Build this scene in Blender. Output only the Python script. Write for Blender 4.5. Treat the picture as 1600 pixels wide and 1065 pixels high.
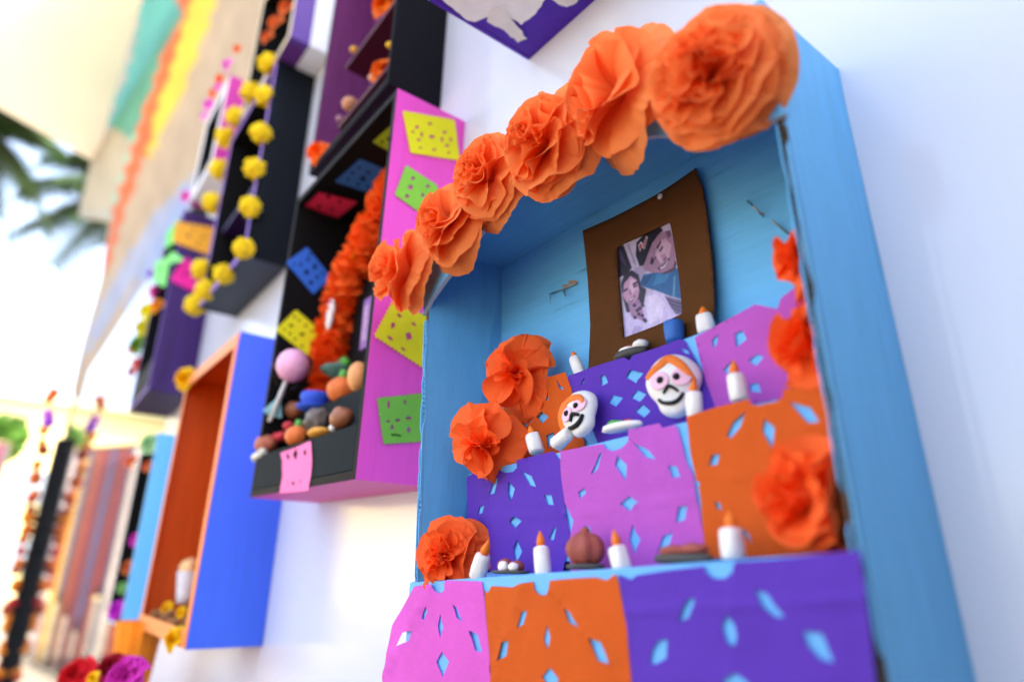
import bpy, bmesh, math, random
from math import sin, cos, pi, radians
from mathutils import Vector, Matrix, noise
from mathutils.geometry import delaunay_2d_cdt
random.seed(7)
scene = bpy.context.scene
COL = scene.collection
for o in list(bpy.data.objects):
    bpy.data.objects.remove(o)

# ------------------------------------------------------------------ camera, sky, sun, exposure
S = 0.3                                   # metres per survey unit (the camera hangs one unit off the wall)
OFF = Vector((0, 0, 1.45))
F = 1017.7
def U(x, y, z):
    return Vector((x * S, y * S, z * S)) + OFF
RX, RY, RZ = .3484, -.0166, .9205
ROT = Matrix.Rotation(RZ, 3, 'Z') @ Matrix.Rotation(RX, 3, 'X') @ Matrix.Rotation(RY, 3, 'Y')
CAM = U(0, -1, 0)
FWD = ROT @ Vector((0, 1, 0))
cd = bpy.data.cameras.new('camera')
cam = bpy.data.objects.new('camera', cd)
COL.objects.link(cam)
right, up = ROT @ Vector((1, 0, 0)), ROT @ Vector((0, 0, 1))
m = Matrix((right, up, -FWD)).transposed().to_4x4()
m.translation = CAM
cam.matrix_world = m
cd.sensor_width = 36
cd.lens = F / 1600 * 36
cd.clip_start = .01
cd.clip_end = 2000
cd.dof.use_dof = True
cd.dof.focus_distance = 1.42 * S
cd.dof.aperture_fstop = 3.1
cd.dof.aperture_blades = 0
scene.camera = cam

SUN_EL, SUN_AZ = radians(52), radians(28)   # azimuth measured from +Y towards +X: the sun stands behind the display wall
w = bpy.data.worlds.new('World')
scene.world = w
w.use_nodes = True
nt = w.node_tree
sky = nt.nodes.new('ShaderNodeTexSky')
sky.sky_type = 'NISHITA'
sky.sun_disc = False
sky.sun_elevation = SUN_EL
sky.sun_rotation = SUN_AZ
sky.dust_density = 4.0
sky.air_density = .8
sky.ozone_density = .3
nt.links.new(sky.outputs[0], nt.nodes['Background'].inputs[0])
nt.nodes['Background'].inputs[1].default_value = .15
sl = bpy.data.lights.new('sun', 'SUN')
sl.energy = 2.6
sl.angle = radians(.6)
sl.color = (1, .95, .87)
sun = bpy.data.objects.new('sun', sl)
COL.objects.link(sun)
sd = Vector((sin(SUN_AZ) * cos(SUN_EL), cos(SUN_AZ) * cos(SUN_EL), sin(SUN_EL)))
sun.rotation_euler = sd.to_track_quat('Z', 'Y').to_euler()
vs = scene.view_settings
vs.view_transform = 'Standard'
vs.look = 'None'
vs.gamma = 1
vs.use_curve_mapping = False
vs.exposure = 3.03
vs.use_white_balance = True
vs.white_balance_temperature = 7700
vs.white_balance_tint = 10
scene.render.engine = 'CYCLES'
scene.cycles.max_bounces = 10
scene.cycles.diffuse_bounces = 6
scene.cycles.transparent_max_bounces = 12
scene.cycles.sample_clamp_indirect = 6

# ------------------------------------------------------------------ survey helpers
def ray(px, py):
    return ROT @ Vector(((px - 800) / F, 1, -(py - 532.5) / F))
def hitp(px, py, p0, n):
    d = ray(px, py)
    return CAM + d * ((p0 - CAM).dot(n) / d.dot(n))
YN = Vector((0, 1, 0))
def hit(px, py, y):                        # the point of the plane y = const (survey units) that shows at a pixel
    return hitp(px, py, U(0, y, 0), YN)
def hitz(px, py, z):
    return hitp(px, py, Vector((0, 0, z)), Vector((0, 0, 1)))
def mpp(p):                                # metres per photograph pixel at a world point
    return (p - CAM).dot(FWD) / F
def crop(ox, oy, s):
    return lambda q: (ox + q[0] / s, oy + q[1] / s)
cA, cB, cC, cD = crop(580, 0, 2.1306), crop(640, 380, 3.1333), crop(860, 440, 3.8026), crop(900, 240, 3.1308)
cE, cF, cG = crop(600, 680, 2.765), crop(960, 600, 3.55), crop(960, 780, 3.6364)
cH, cI, cJ = crop(380, 0, 3.2263), crop(360, 300, 4.0974), crop(360, 520, 3.8028)
cPX = crop(0, 0, 1)

# ------------------------------------------------------------------ materials
def lin(h):
    if not isinstance(h, str):
        return tuple(h)
    v = [int(h[i:i + 2], 16) / 255 for i in (0, 2, 4)]
    return tuple(c / 12.92 if c <= .04045 else ((c + .055) / 1.055) ** 2.4 for c in v)
MATS = {}
def pmat(name, h, rough=.6, spec=.3, var=.12, vscale=60, bump=.25, bscale=500, stretch=(1, 1, 1), transl=0, sss=0,
         wear=None, wear_amt=.5, wear_scale=30, coat=0, vcol=False, bdist=.0006, metal=0):
    if name in MATS:
        return MATS[name]
    mt = bpy.data.materials.new(name)
    mt.use_nodes = True
    nt = mt.node_tree
    N, L = nt.nodes, nt.links
    b = N['Principled BSDF']
    out = N['Material Output']
    tc = N.new('ShaderNodeTexCoord')
    mp = N.new('ShaderNodeMapping')
    mp.inputs['Scale'].default_value = stretch
    L.new(tc.outputs['Object'], mp.inputs[0])
    n1 = N.new('ShaderNodeTexNoise')
    n1.inputs['Scale'].default_value = vscale
    n1.inputs['Detail'].default_value = 5
    L.new(mp.outputs[0], n1.inputs['Vector'])
    mr = N.new('ShaderNodeMapRange')
    mr.inputs[1].default_value, mr.inputs[2].default_value = .3, .7
    mr.inputs[3].default_value, mr.inputs[4].default_value = 1 - var, 1 + var
    L.new(n1.outputs[0], mr.inputs[0])
    mul = N.new('ShaderNodeMix')
    mul.data_type = 'RGBA'
    mul.blend_type = 'MULTIPLY'
    mul.inputs[0].default_value = 1
    if vcol:
        a = N.new('ShaderNodeVertexColor')
        a.layer_name = 'Col'
        L.new(a.outputs[0], mul.inputs[6])
    else:
        mul.inputs[6].default_value = (*lin(h), 1)
    L.new(mr.outputs[0], mul.inputs[7])
    colour = mul.outputs[2]
    if wear:
        n3 = N.new('ShaderNodeTexNoise')
        n3.inputs['Scale'].default_value = wear_scale
        n3.inputs['Detail'].default_value = 8
        n3.inputs['Roughness'].default_value = .7
        L.new(mp.outputs[0], n3.inputs['Vector'])
        r3 = N.new('ShaderNodeMapRange')
        r3.inputs[1].default_value, r3.inputs[2].default_value = .60, .74
        r3.inputs[4].default_value = wear_amt
        L.new(n3.outputs[0], r3.inputs[0])
        mx = N.new('ShaderNodeMix')
        mx.data_type = 'RGBA'
        L.new(r3.outputs[0], mx.inputs[0])
        L.new(colour, mx.inputs[6])
        mx.inputs[7].default_value = (*lin(wear), 1)
        colour = mx.outputs[2]
    L.new(colour, b.inputs['Base Color'])
    b.inputs['Roughness'].default_value = rough
    b.inputs['Specular IOR Level'].default_value = spec
    b.inputs['Metallic'].default_value = metal
    b.inputs['Coat Weight'].default_value = coat
    if sss:
        b.inputs['Subsurface Weight'].default_value = sss
        b.inputs['Subsurface Radius'].default_value = (1, .6, .4)
        b.inputs['Subsurface Scale'].default_value = .002
    n2 = N.new('ShaderNodeTexNoise')
    n2.inputs['Scale'].default_value = bscale
    n2.inputs['Detail'].default_value = 4
    L.new(mp.outputs[0], n2.inputs['Vector'])
    bp = N.new('ShaderNodeBump')
    bp.inputs['Strength'].default_value = bump
    bp.inputs['Distance'].default_value = bdist
    L.new(n2.outputs[0], bp.inputs['Height'])
    L.new(bp.outputs[0], b.inputs['Normal'])
    if transl:
        t = N.new('ShaderNodeBsdfTranslucent')
        L.new(colour, t.inputs[0])
        L.new(bp.outputs[0], t.inputs['Normal'])
        mix = N.new('ShaderNodeMixShader')
        mix.inputs[0].default_value = transl
        L.new(b.outputs[0], mix.inputs[1])
        L.new(t.outputs[0], mix.inputs[2])
        L.new(mix.outputs[0], out.inputs[0])
    MATS[name] = mt
    return mt
def paint(name, h, **k):
    a = dict(rough=.5, spec=.3, var=.055, vscale=170, bump=.4, bscale=520, stretch=(1, 1, .06))
    a.update(k)
    return pmat(name, h, **a)
def tissue(name, h, **k):
    a = dict(rough=.7, spec=.15, var=.05, vscale=40, bump=.35, bscale=160, bdist=.0012, transl=.3)
    a.update(k)
    return pmat(name, h, **a)
def clay(name, h, **k):
    a = dict(rough=.55, spec=.3, var=.08, vscale=120, bump=.3, bscale=350, sss=.15)
    a.update(k)
    return pmat(name, h, **a)

# ------------------------------------------------------------------ mesh helpers
class MB:
    def __init__(s):
        s.v, s.f, s.m, s.c = [], [], [], None
    def add(s, v, f, m=0):
        k = len(s.v)
        s.v += [Vector(p) for p in v]
        s.f += [tuple(i + k for i in q) for q in f]
        s.m += [m] * len(f) if isinstance(m, int) else list(m)
    def build(s, name, mats, parent=None, smooth=False, bevel=0, solid=0, sub=0):
        me = bpy.data.meshes.new(name)
        org = Vector((0, 0, 0))
        if s.v:
            org = sum(s.v, Vector()) / len(s.v)
            if parent is None:
                org.z = min(p.z for p in s.v)
        me.from_pydata([p - org for p in s.v], [], s.f)
        for mt in (mats if isinstance(mats, (list, tuple)) else [mats]):
            me.materials.append(mt)
        me.polygons.foreach_set('material_index', s.m)
        if smooth:
            me.polygons.foreach_set('use_smooth', [True] * len(s.f))
        if s.c:
            at = me.color_attributes.new('Col', 'FLOAT_COLOR', 'POINT')
            at.data.foreach_set('color', [x for c in s.c for x in (*c, 1)])
        me.update()
        o = bpy.data.objects.new(name, me)
        COL.objects.link(o)
        o.location = org
        if parent:
            o.parent = parent
            o.matrix_parent_inverse = Matrix.Translation(-AT[parent.name])
        AT[o.name] = org
        if solid:
            md = o.modifiers.new('thick', 'SOLIDIFY')
            md.thickness = solid
            md.offset = 0
        if bevel:
            md = o.modifiers.new('bevel', 'BEVEL')
            md.width = bevel
            md.segments = 2
            md.limit_method = 'ANGLE'
        if sub:
            md = o.modifiers.new('sub', 'SUBSURF')
            md.levels = md.render_levels = sub
        return o
AT = {}
def tag(o, label, cat=None, group=None):
    o['label'] = label
    if cat:
        o['category'] = cat
    if group:
        o['group'] = group
    return o
def thing(name, label, cat, loc, group=None):
    o = bpy.data.objects.new(name, None)
    COL.objects.link(o)
    o.empty_display_size = .01
    o.location = loc
    AT[o.name] = Vector(loc)
    return tag(o, label, cat, group)
def struct(o):
    o['kind'] = 'structure'
    return o
HEXF = [(0, 3, 2, 1), (4, 5, 6, 7), (0, 1, 5, 4), (1, 2, 6, 5), (2, 3, 7, 6), (3, 0, 4, 7)]
def hexa(p, mats=0):                       # 0-3 bottom loop, 4-7 top loop
    mb = MB()
    mb.add(p, HEXF, mats)
    return mb
def cuboid(a, b, T=lambda p: p, m=0):
    x0, y0, z0 = a
    x1, y1, z1 = b
    return hexa([T(Vector(q)) for q in ((x0, y0, z0), (x1, y0, z0), (x1, y1, z0), (x0, y1, z0), (x0, y0, z1), (x1, y0, z1), (x1, y1, z1), (x0, y1, z1))], m)
def prism(poly, vec, m=0, mb=None):        # extruded polygon
    mb = mb or MB()
    n = len(poly)
    v = list(poly) + [p + vec for p in poly]
    f = [tuple(range(n)), tuple(range(2 * n - 1, n - 1, -1))] + [(i, i + n, (i + 1) % n + n, (i + 1) % n) for i in range(n)]
    mb.add(v, f, m)
    return mb
def frame_of(zaxis, upv=Vector((0, 0, 1))):
    z = Vector(zaxis).normalized()
    x = upv.cross(z)
    if x.length < 1e-4:
        x = Vector((1, 0, 0))
    x.normalize()
    y = z.cross(x)
    return Matrix((x, y, z)).transposed()
def lathe(mb, prof, seg, T, m=0, wob=0, seed=0):   # profile (r, z) about local z
    k = []
    for j, (r, z) in enumerate(prof):
        for i in range(seg):
            a = 2 * pi * i / seg
            q = 1 + wob * noise.noise(Vector((cos(a) * 1.3 + seed, sin(a) * 1.3, z * 40 + seed)))
            k.append(T(Vector((r * q * cos(a), r * q * sin(a), z))))
    f = [(j * seg + i, j * seg + (i + 1) % seg, (j + 1) * seg + (i + 1) % seg, (j + 1) * seg + i) for j in range(len(prof) - 1) for i in range(seg)]
    f.append(tuple(range(seg - 1, -1, -1)))
    f.append(tuple(range((len(prof) - 1) * seg, len(prof) * seg)))
    mb.add(k, f, m)
def blob(mb, T, r, seg=20, rings=12, amp=.0, freq=2, seed=0, fn=None, m=0):
    k, f = [], []
    for j in range(rings + 1):
        t = pi * j / rings
        for i in range(seg):
            a = 2 * pi * i / seg
            d = Vector((sin(t) * cos(a), sin(t) * sin(a), cos(t)))
            q = 1 + amp * noise.noise(d * freq + Vector((seed * 3.1, seed, 0)))
            if fn:
                d = fn(d, a, t)
            k.append(T(Vector((d.x * r[0], d.y * r[1], d.z * r[2])) * q))
    for j in range(rings):
        for i in range(seg):
            f.append((j * seg + i, (j + 1) * seg + i, (j + 1) * seg + (i + 1) % seg, j * seg + (i + 1) % seg))
    mb.add(k, f, m)
def tube(mb, pts, r, seg=8, m=0, amp=0, seed=0):
    n = len(pts)
    k, f = [], []
    rad = r if isinstance(r, (list, tuple)) else [r] * n
    for j, p in enumerate(pts):
        d = (pts[min(j + 1, n - 1)] - pts[max(j - 1, 0)]).normalized()
        M = frame_of(d, Vector((0, .3, 1)))
        for i in range(seg):
            a = 2 * pi * i / seg
            q = 1 + amp * noise.noise(Vector((cos(a) * 2, sin(a) * 2, j * .7 + seed)))
            k.append(p + M @ Vector((cos(a) * rad[j] * q, sin(a) * rad[j] * q, 0)))
    for j in range(n - 1):
        for i in range(seg):
            f.append((j * seg + i, j * seg + (i + 1) % seg, (j + 1) * seg + (i + 1) % seg, (j + 1) * seg + i))
    f.append(tuple(range(seg - 1, -1, -1)))
    f.append(tuple(range((n - 1) * seg, n * seg)))
    mb.add(k, f, m)
def smooth_path(pts, n=6):
    out = []
    for i in range(len(pts) - 1):
        p0, p1, p2, p3 = pts[max(i - 1, 0)], pts[i], pts[i + 1], pts[min(i + 2, len(pts) - 1)]
        for k in range(n):
            t = k / n
            out.append(.5 * ((2 * p1) + (p2 - p0) * t + (2 * p0 - 5 * p1 + 4 * p2 - p3) * t * t + (3 * p1 - p0 - 3 * p2 + p3) * t ** 3))
    return out + [pts[-1]]
def inside(p, poly):
    x, y = p
    r = False
    n = len(poly)
    for i in range(n):
        x1, y1 = poly[i]
        x2, y2 = poly[(i + 1) % n]
        if (y1 > y) != (y2 > y) and x < (x2 - x1) * (y - y1) / (y2 - y1) + x1:
            r = not r
    return r
def subdiv(poly, step, jit=0):
    out = []
    n = len(poly)
    for i in range(n):
        a, b = poly[i], poly[(i + 1) % n]
        L = math.hypot(b[0] - a[0], b[1] - a[1])
        k = max(1, int(L / step))
        for j in range(k):
            t = j / k
            jx = jy = 0
            if j and jit:
                jx, jy = random.uniform(-jit, jit), random.uniform(-jit, jit)
            out.append((a[0] + (b[0] - a[0]) * t + jx, a[1] + (b[1] - a[1]) * t + jy))
    return out
def serrate(poly, step, amp):
    out = []
    n = len(poly)
    area = sum(poly[i][0] * poly[(i + 1) % n][1] - poly[(i + 1) % n][0] * poly[i][1] for i in range(n))
    sg = 1 if area > 0 else -1
    for i in range(n):
        a, b = poly[i], poly[(i + 1) % n]
        L = math.hypot(b[0] - a[0], b[1] - a[1])
        k = max(2, int(L / step)) * 2
        for j in range(k):
            t = j / k
            s = amp if j % 2 else 0
            out.append((a[0] + (b[0] - a[0]) * t + sg * s * (b[1] - a[1]) / L, a[1] + (b[1] - a[1]) * t - sg * s * (b[0] - a[0]) / L))
    return out
def triangulate(outline, holes, step):
    pts, edges = [], []
    for lp in [outline] + holes:
        k = len(pts)
        pts += lp
        edges += [(k + i, k + (i + 1) % len(lp)) for i in range(len(lp))]
    nb = len(pts)
    xs, ys = [p[0] for p in outline], [p[1] for p in outline]
    cell = {}
    for p in pts:
        cell.setdefault((int(p[0] // step), int(p[1] // step)), []).append(p)
    y = min(ys) + step * .5
    r = 0
    while y < max(ys):
        x = min(xs) + step * (.5 if r % 2 else .25)
        while x < max(xs):
            c = (int(x // step), int(y // step))
            near = any(math.hypot(x - q[0], y - q[1]) < step * .45 for i in (-1, 0, 1) for j in (-1, 0, 1) for q in cell.get((c[0] + i, c[1] + j), ()))
            if not near and inside((x, y), outline) and not any(inside((x, y), h) for h in holes):
                pts.append((x, y))
            x += step
        y += step * .87
        r += 1
    V, E, FC, *_ = delaunay_2d_cdt([Vector(p) for p in pts], edges, [], 0, 1e-5)
    tri = []
    for t in FC:
        cx, cy = sum(V[i].x for i in t) / 3, sum(V[i].y for i in t) / 3
        if inside((cx, cy), outline) and not any(inside((cx, cy), h) for h in holes):
            tri.append(tuple(t))
    return [(v.x, v.y) for v in V], tri
def sheet(name, mat, outline, place, tr=cPX, holes=(), step=40, amp=.0006, freq=45, creases=(), n=-YN, jit=0, bow=None, colour=None, parent=None, solid=0, lift=.0):
    """a cut sheet of paper lying on a surface: outline and cut-outs, each with its own edge"""
    out = subdiv(outline, step * .7, jit)
    hs = []
    for h in holes:
        hs.append(subdiv(list(h), step * .7))
    P, T = triangulate(out, hs, step)
    mb = MB()
    V = []
    for p in P:
        q = place(*tr(p))
        d = amp * (noise.noise(q * freq) + .5 * noise.noise(q * freq * 2.3)) + amp + lift
        for (a, b, h, wd) in creases:
            L = math.hypot(b[0] - a[0], b[1] - a[1])
            dist = abs((p[0] - a[0]) * (b[1] - a[1]) - (p[1] - a[1]) * (b[0] - a[0])) / L
            d += h * math.exp(-dist / wd)
        if bow:
            d += bow(p)
        V.append(q + n * d)
    mb.add(V, T)
    if colour:
        mb.c = [colour(p) for p in P]
    return mb.build(name, mat, parent, smooth=True, solid=solid)
def ring(cx, cy, r, n=7, ry=None):
    return [(cx + r * cos(2 * pi * i / n), cy + (ry or r) * sin(2 * pi * i / n)) for i in range(n)]

# ------------------------------------------------------------------ palette
M_sky = paint('sky blue painted card', '5CB2E2', stretch=(1, 1, .15), bump=.3, wear='3F7696', wear_amt=.4, wear_scale=50)
M_skyb = paint('sky blue painted card, scuffed', '5CB2E2', stretch=(.07, 1, 1), wear='2C4656', wear_amt=.75, wear_scale=110, bump=.5)
M_kraft = pmat('raw corrugated card', '5A4A3C', rough=.9, var=.35, vscale=90)
M_orange_t = tissue('orange tissue', 'FF9050', transl=.35)
M_orange_c = tissue('deep orange crepe', 'FF6C32', transl=.22)
M_purple_t = tissue('purple tissue', '6038B0', transl=.15)
M_magenta_t = tissue('magenta tissue', 'C85EC2', transl=.2)
M_pink_t = tissue('pink tissue', 'EA62C6', transl=.2)
M_rust_t = tissue('rust orange tissue', 'D95A1C', transl=.12)
M_white_clay = clay('white clay', 'EDE8E2')
M_flame = clay('orange clay', 'F07A28')
M_brown_card = pmat('brown cardstock', '5A371C', rough=.85, spec=.1, var=.05, bump=.2, bscale=900)
M_pink = paint('hot pink painted card', 'FF58C8')
M_pinkb = paint('pink painted card', 'F060AC')
M_black = paint('black painted card', '0C0C0E', rough=.65, spec=.12)
M_grey = paint('dark grey painted card', '1A2226', rough=.75, spec=.08)
M_royal = paint('royal blue painted card', '3E70EE')
M_dorange = paint('deep orange painted card', 'C24A10', var=.15)
M_peach = paint('orange painted trim', 'F58A4A')
M_lblue = paint('light blue painted card', '62BAEC')
M_violet = paint('dark violet painted card', '3A1A5E', var=.4, vscale=60)
M_plum = paint('plum painted card', '6A2A62', var=.18)
M_char = paint('charcoal painted card', '141418', rough=.7, spec=.1)
M_navy = paint('navy black painted card', '0B1017', rough=.7, spec=.12, wear='1E3450', wear_amt=.5, wear_scale=12)
M_lilac = paint('lilac painted trim', '8E66CC')
M_fuchsia = paint('fuchsia painted card', 'C22C96')
M_white = paint('white painted card', 'DDDDE2')
M_ypom = pmat('yellow yarn', 'FFD634', rough=.95, spec=.05, var=.1, vscale=250, bump=.9, bscale=900, bdist=.002)
M_metal = pmat('wire', '9A9A98', rough=.3, metal=1, var=.1)
M_dark = clay('dark grey clay', '4A4744')
M_bread = clay('red brown clay', 'A04E42')
M_cocoa = clay('brown clay', '9A5838', coat=.3)
M_cream = pmat('cream plaster', 'EADFC4', rough=.9, var=.05, vscale=2, bump=.2, bscale=20)

# ------------------------------------------------------------------ ground and far setting
gm = MB()
G = 700
gm.add([(-G, -G, 0), (G, -G, 0), (G, G, 0), (-G, G, 0)], [(0, 1, 2, 3)])
struct(gm.build('ground', pmat('pale concrete', '726D64', rough=.9, var=.12, vscale=.6, bump=.3, bscale=30, bdist=.004)))

# building with painted mural behind the display wall
PB0 = U(-6, 1.5, 0)
PBN = Vector((.1, -1, 0)).normalized()
def onmural(px, py):
    return hitp(px, py, PB0, PBN)
MUR = [([(-200, -300), (900, -300), (900, 900), (-200, 900)], 'C4AC90'),
       ([(262, 330), (330, 270), (240, 420), (120, 605), (170, 480), (215, 400)], 'A9B2CC'),
       ([(300, 300), (340, 300), (260, 420), (200, 500)], '9DB0D8'),
       ([(140, 200), (225, 215), (190, 335), (115, 345)], 'BFB6A2'),
       ([(100, 330), (190, 330), (160, 480), (112, 610), (90, 610)], 'B5B4AC'),
       ([(225, -40), (240, -40), (240, 10), (165, 260), (140, 260)], 'B8A898'),
       ([(236, -40), (262, -40), (300, 28), (292, 62), (215, 225), (178, 200), (215, 90)], '4FA896'),
       ([(285, 60), (293, 62), (230, 225), (185, 340), (150, 470), (108, 612), (100, 612), (160, 420), (215, 225)], '94D2BC'),
       ([(250, -40), (335, -40), (322, 20), (294, 90), (266, 170), (238, 250), (206, 340), (178, 430), (168, 430), (188, 340), (212, 250), (238, 170), (266, 90), (300, 28)], 'E06A34'),
       ([(322, -40), (366, -40), (340, 40), (298, 150), (268, 212), (240, 262), (256, 180), (296, 60)], 'F6CE44')]
def flat(polys, jit=0.0, gain=1.0):
    cols = [(p, tuple(gain * x for x in lin(c))) for p, c in polys]
    def fn(q):
        c = cols[0][1]
        for p, k in cols:
            if inside(q, p):
                c = k
        s = 1 + jit * noise.noise(Vector((q[0] * .05, q[1] * .02, 0)))
        return tuple(x * s for x in c)
    return fn
M_mural = pmat('mural paint', 'FFFFFF', vcol=True, rough=.8, var=.06, vscale=3, bump=.1, bscale=30)
bl = thing('mural_building', 'big building wall painted with teal, orange and yellow bands behind the display boards', 'building', Vector((-6, .4, 0)))
sheet('mural_wall', M_mural, [(126, 612), (140, 546), (170, 440), (182, 348), (130, 340), (150, 255), (226, -15), (262, -140), (620, -140), (560, 60), (330, 420), (140, 650)],
      onmural, step=9, amp=0, colour=flat(MUR, .12, .72), parent=bl, solid=.12, n=Vector(PBN))
def pbp(x, z, off=0):
    p = U(x, 1.5 + (x + 6) * .1 + off, z)
    return p
prism([pbp(-6.2, -4.83), pbp(12, -4.83), pbp(12, 14), pbp(-6.2, 14)], Vector((0, .3, 0)), mb=(bw := MB()))
bw.build('plain_wall', M_cream, bl)
ZS = (onmural(150, 255)).z
so = MB()
prism([hitz(*p, ZS) for p in ((-330, -60), (-60, 137), (0, 170), (150, 255), (222, 0), (262, -140), (0, -330))], Vector((0, 0, .004)), mb=so)
so.build('awning', pmat('cream awning cloth', 'FAF4E4', rough=.85, var=.04, vscale=.5, transl=.5), bl)

# far pale building
fb = thing('pale_building', 'pale yellow building far away in full sun beyond the end of the wall', 'building', Vector((-42, -2, 0)))
def farhex(x0, x1, y0, y1, z0, z1):
    return cuboid((x0, y0, z0), (x1, y1, z1))
mby = farhex(-52, -44, -40, 3.5, 0, 10.2)
mby.build('wall', pmat('pale yellow plaster', 'EADFA8', rough=.9, var=.05, vscale=1), fb)
farhex(-52.5, -43.5, -40.5, 4, 10.2, 10.6).build('roof', pmat('pale roof edge', 'C9D6C0', rough=.9), fb)
for k in range(4):
    for z in (1.4, 4.8):
        y = 1.2 - 4.2 * k
        farhex(-44.05, -43.9, y - .8, y + .8, z, z + 1.7).build('window', pmat('grey pane', '8A98A8', rough=.2, spec=.5), fb)

# trees
M_leaf = pmat('green leaves', '4E7A34', rough=.7, var=.4, vscale=2, transl=.3)
M_palm = pmat('palm leaves', '2A4426', rough=.6, var=.3, vscale=2, transl=.2)
M_trunk = pmat('bark', '6A5844', rough=.9, var=.3, vscale=6)
def palm(label, px, py, dist, R, n, seed):
    rnd = random.Random(seed)
    c = CAM + ray(px, py).normalized() * dist
    t = thing('palm_tree', label, 'tree', Vector((c.x, c.y, 0)), 'palm trees behind the building')
    mb = MB()
    tube(mb, [Vector((c.x + .3 * sin(z * .3), c.y, z)) for z in [c.z * i / 8 for i in range(9)]], [.26 - .012 * i for i in range(9)], 10)
    mb.build('trunk', M_trunk, t, smooth=True)
    mb = MB()
    for i in range(n):
        a = 2 * pi * i / n + rnd.uniform(-.2, .2)
        el = rnd.uniform(-.5, 1.2)
        L = R * rnd.uniform(.8, 1.1)
        pts = []
        for k in range(9):
            s = k / 8
            r = L * s * cos(el * (1 - .3 * s))
            pts.append(c + Vector((cos(a) * r, sin(a) * r, L * (s * sin(el) - .55 * s * s))))
        side = Vector((-sin(a), cos(a), 0))
        for k in range(1, 9):
            for sg in (-1, 1):
                for h in range(3):
                    p = pts[k - 1].lerp(pts[k], h / 3)
                    d = (pts[k] - pts[k - 1]).normalized()
                    ll = R * .42 * (1 - .55 * abs(k / 8 - .4))
                    e = p + (side * sg * .8 + d * .6 + Vector((0, 0, -.35))) * ll
                    mb.add([p, p + d * .12, e], [(0, 1, 2)])
    mb.build('crown', M_palm, t)
palm('palm tree with drooping fronds under the corner of the cream roof edge', -42, 190, 17, 1.7, 30, 3)
palm('palm tree half hidden behind the beige end of the mural building', 210, 305, 19, 2.2, 34, 5)
def shrub(label, px, py, dist, R, seed):
    rnd = random.Random(seed)
    c = CAM + ray(px, py).normalized() * dist
    t = thing('leafy_tree', label, 'tree', Vector((c.x, c.y, 0)), 'trees in front of the pale building')
    mb = MB()
    tube(mb, [Vector((c.x, c.y, z)) for z in (0, c.z * .5, c.z)], [.12, .1, .05], 8)
    mb.build('trunk', M_trunk, t, smooth=True)
    mb = MB()
    for i in range(900):
        d = Vector((rnd.gauss(0, 1), rnd.gauss(0, 1), rnd.gauss(0, 1))).normalized() * R * rnd.random() ** .4
        d *= 1 + .5 * noise.noise(d * 1.2 + Vector((seed, 0, 0)))
        p = c + d
        a, b = Vector((rnd.uniform(-1, 1), rnd.uniform(-1, 1), rnd.uniform(-1, 1))) * .2, Vector((rnd.uniform(-1, 1), rnd.uniform(-1, 1), rnd.uniform(-1, 1))) * .2
        mb.add([p - a, p + b, p + a, p - b], [(0, 1, 2, 3)])
    mb.build('crown', M_leaf, t)
shrub('small bright green tree at the left edge before the pale building', -8, 690, 22, .55, 2)
# ------------------------------------------------------------------ display wall of white boards
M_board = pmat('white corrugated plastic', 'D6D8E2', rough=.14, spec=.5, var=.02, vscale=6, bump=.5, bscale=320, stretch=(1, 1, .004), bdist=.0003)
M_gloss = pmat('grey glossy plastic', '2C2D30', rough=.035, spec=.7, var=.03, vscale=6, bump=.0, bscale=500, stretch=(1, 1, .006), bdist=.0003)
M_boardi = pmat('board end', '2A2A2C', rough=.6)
db = thing('display_wall', 'long white corrugated plastic display wall that all the boxes hang on', 'wall', Vector((-2, .02, 0)))
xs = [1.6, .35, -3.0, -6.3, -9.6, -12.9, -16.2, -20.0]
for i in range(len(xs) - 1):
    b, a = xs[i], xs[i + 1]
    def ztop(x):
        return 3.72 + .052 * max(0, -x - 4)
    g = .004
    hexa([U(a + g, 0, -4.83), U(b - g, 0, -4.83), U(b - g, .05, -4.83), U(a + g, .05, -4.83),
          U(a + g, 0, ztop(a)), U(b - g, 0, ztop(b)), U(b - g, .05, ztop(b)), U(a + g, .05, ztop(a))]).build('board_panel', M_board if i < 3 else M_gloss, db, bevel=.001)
fs = thing('shade_screen', 'grey cloth screen added out of view at the right to shade the display wall', 'screen', U(.66, -1.3, -4.83))  # added out of view: dims the right of the wall and the near box side
cuboid((.65, -2.4, -4.7), (.68, -.05, 1.0), lambda p: U(*p)).build('shade_panel', pmat('grey cloth', '4E5058', rough=.95, bump=.3, bscale=600), fs, bevel=.002)
for y in (-2.44, -.045):
    cuboid((.64, y, -4.83), (.69, y + .04, 1.02), lambda p: U(*p)).build('screen_pole', pmat('dark metal', '2A2A2C', rough=.4, metal=.8), fs, bevel=.002)
post = thing('end_post', 'black draped post closing the far left end of the white wall', 'post', U(-20.3, 0, -4.83))
for i in range(6):
    z0 = -4.83 + i * 1.33
    x = -20.25 + random.uniform(-.06, .06)
    cuboid((x - .3, -.2, z0), (x + .3, .1, z0 + 1.34), lambda p: U(*p)).build('black_cover', pmat('black cloth', '141416', rough=.85, var=.2), post, bevel=.01)

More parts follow.
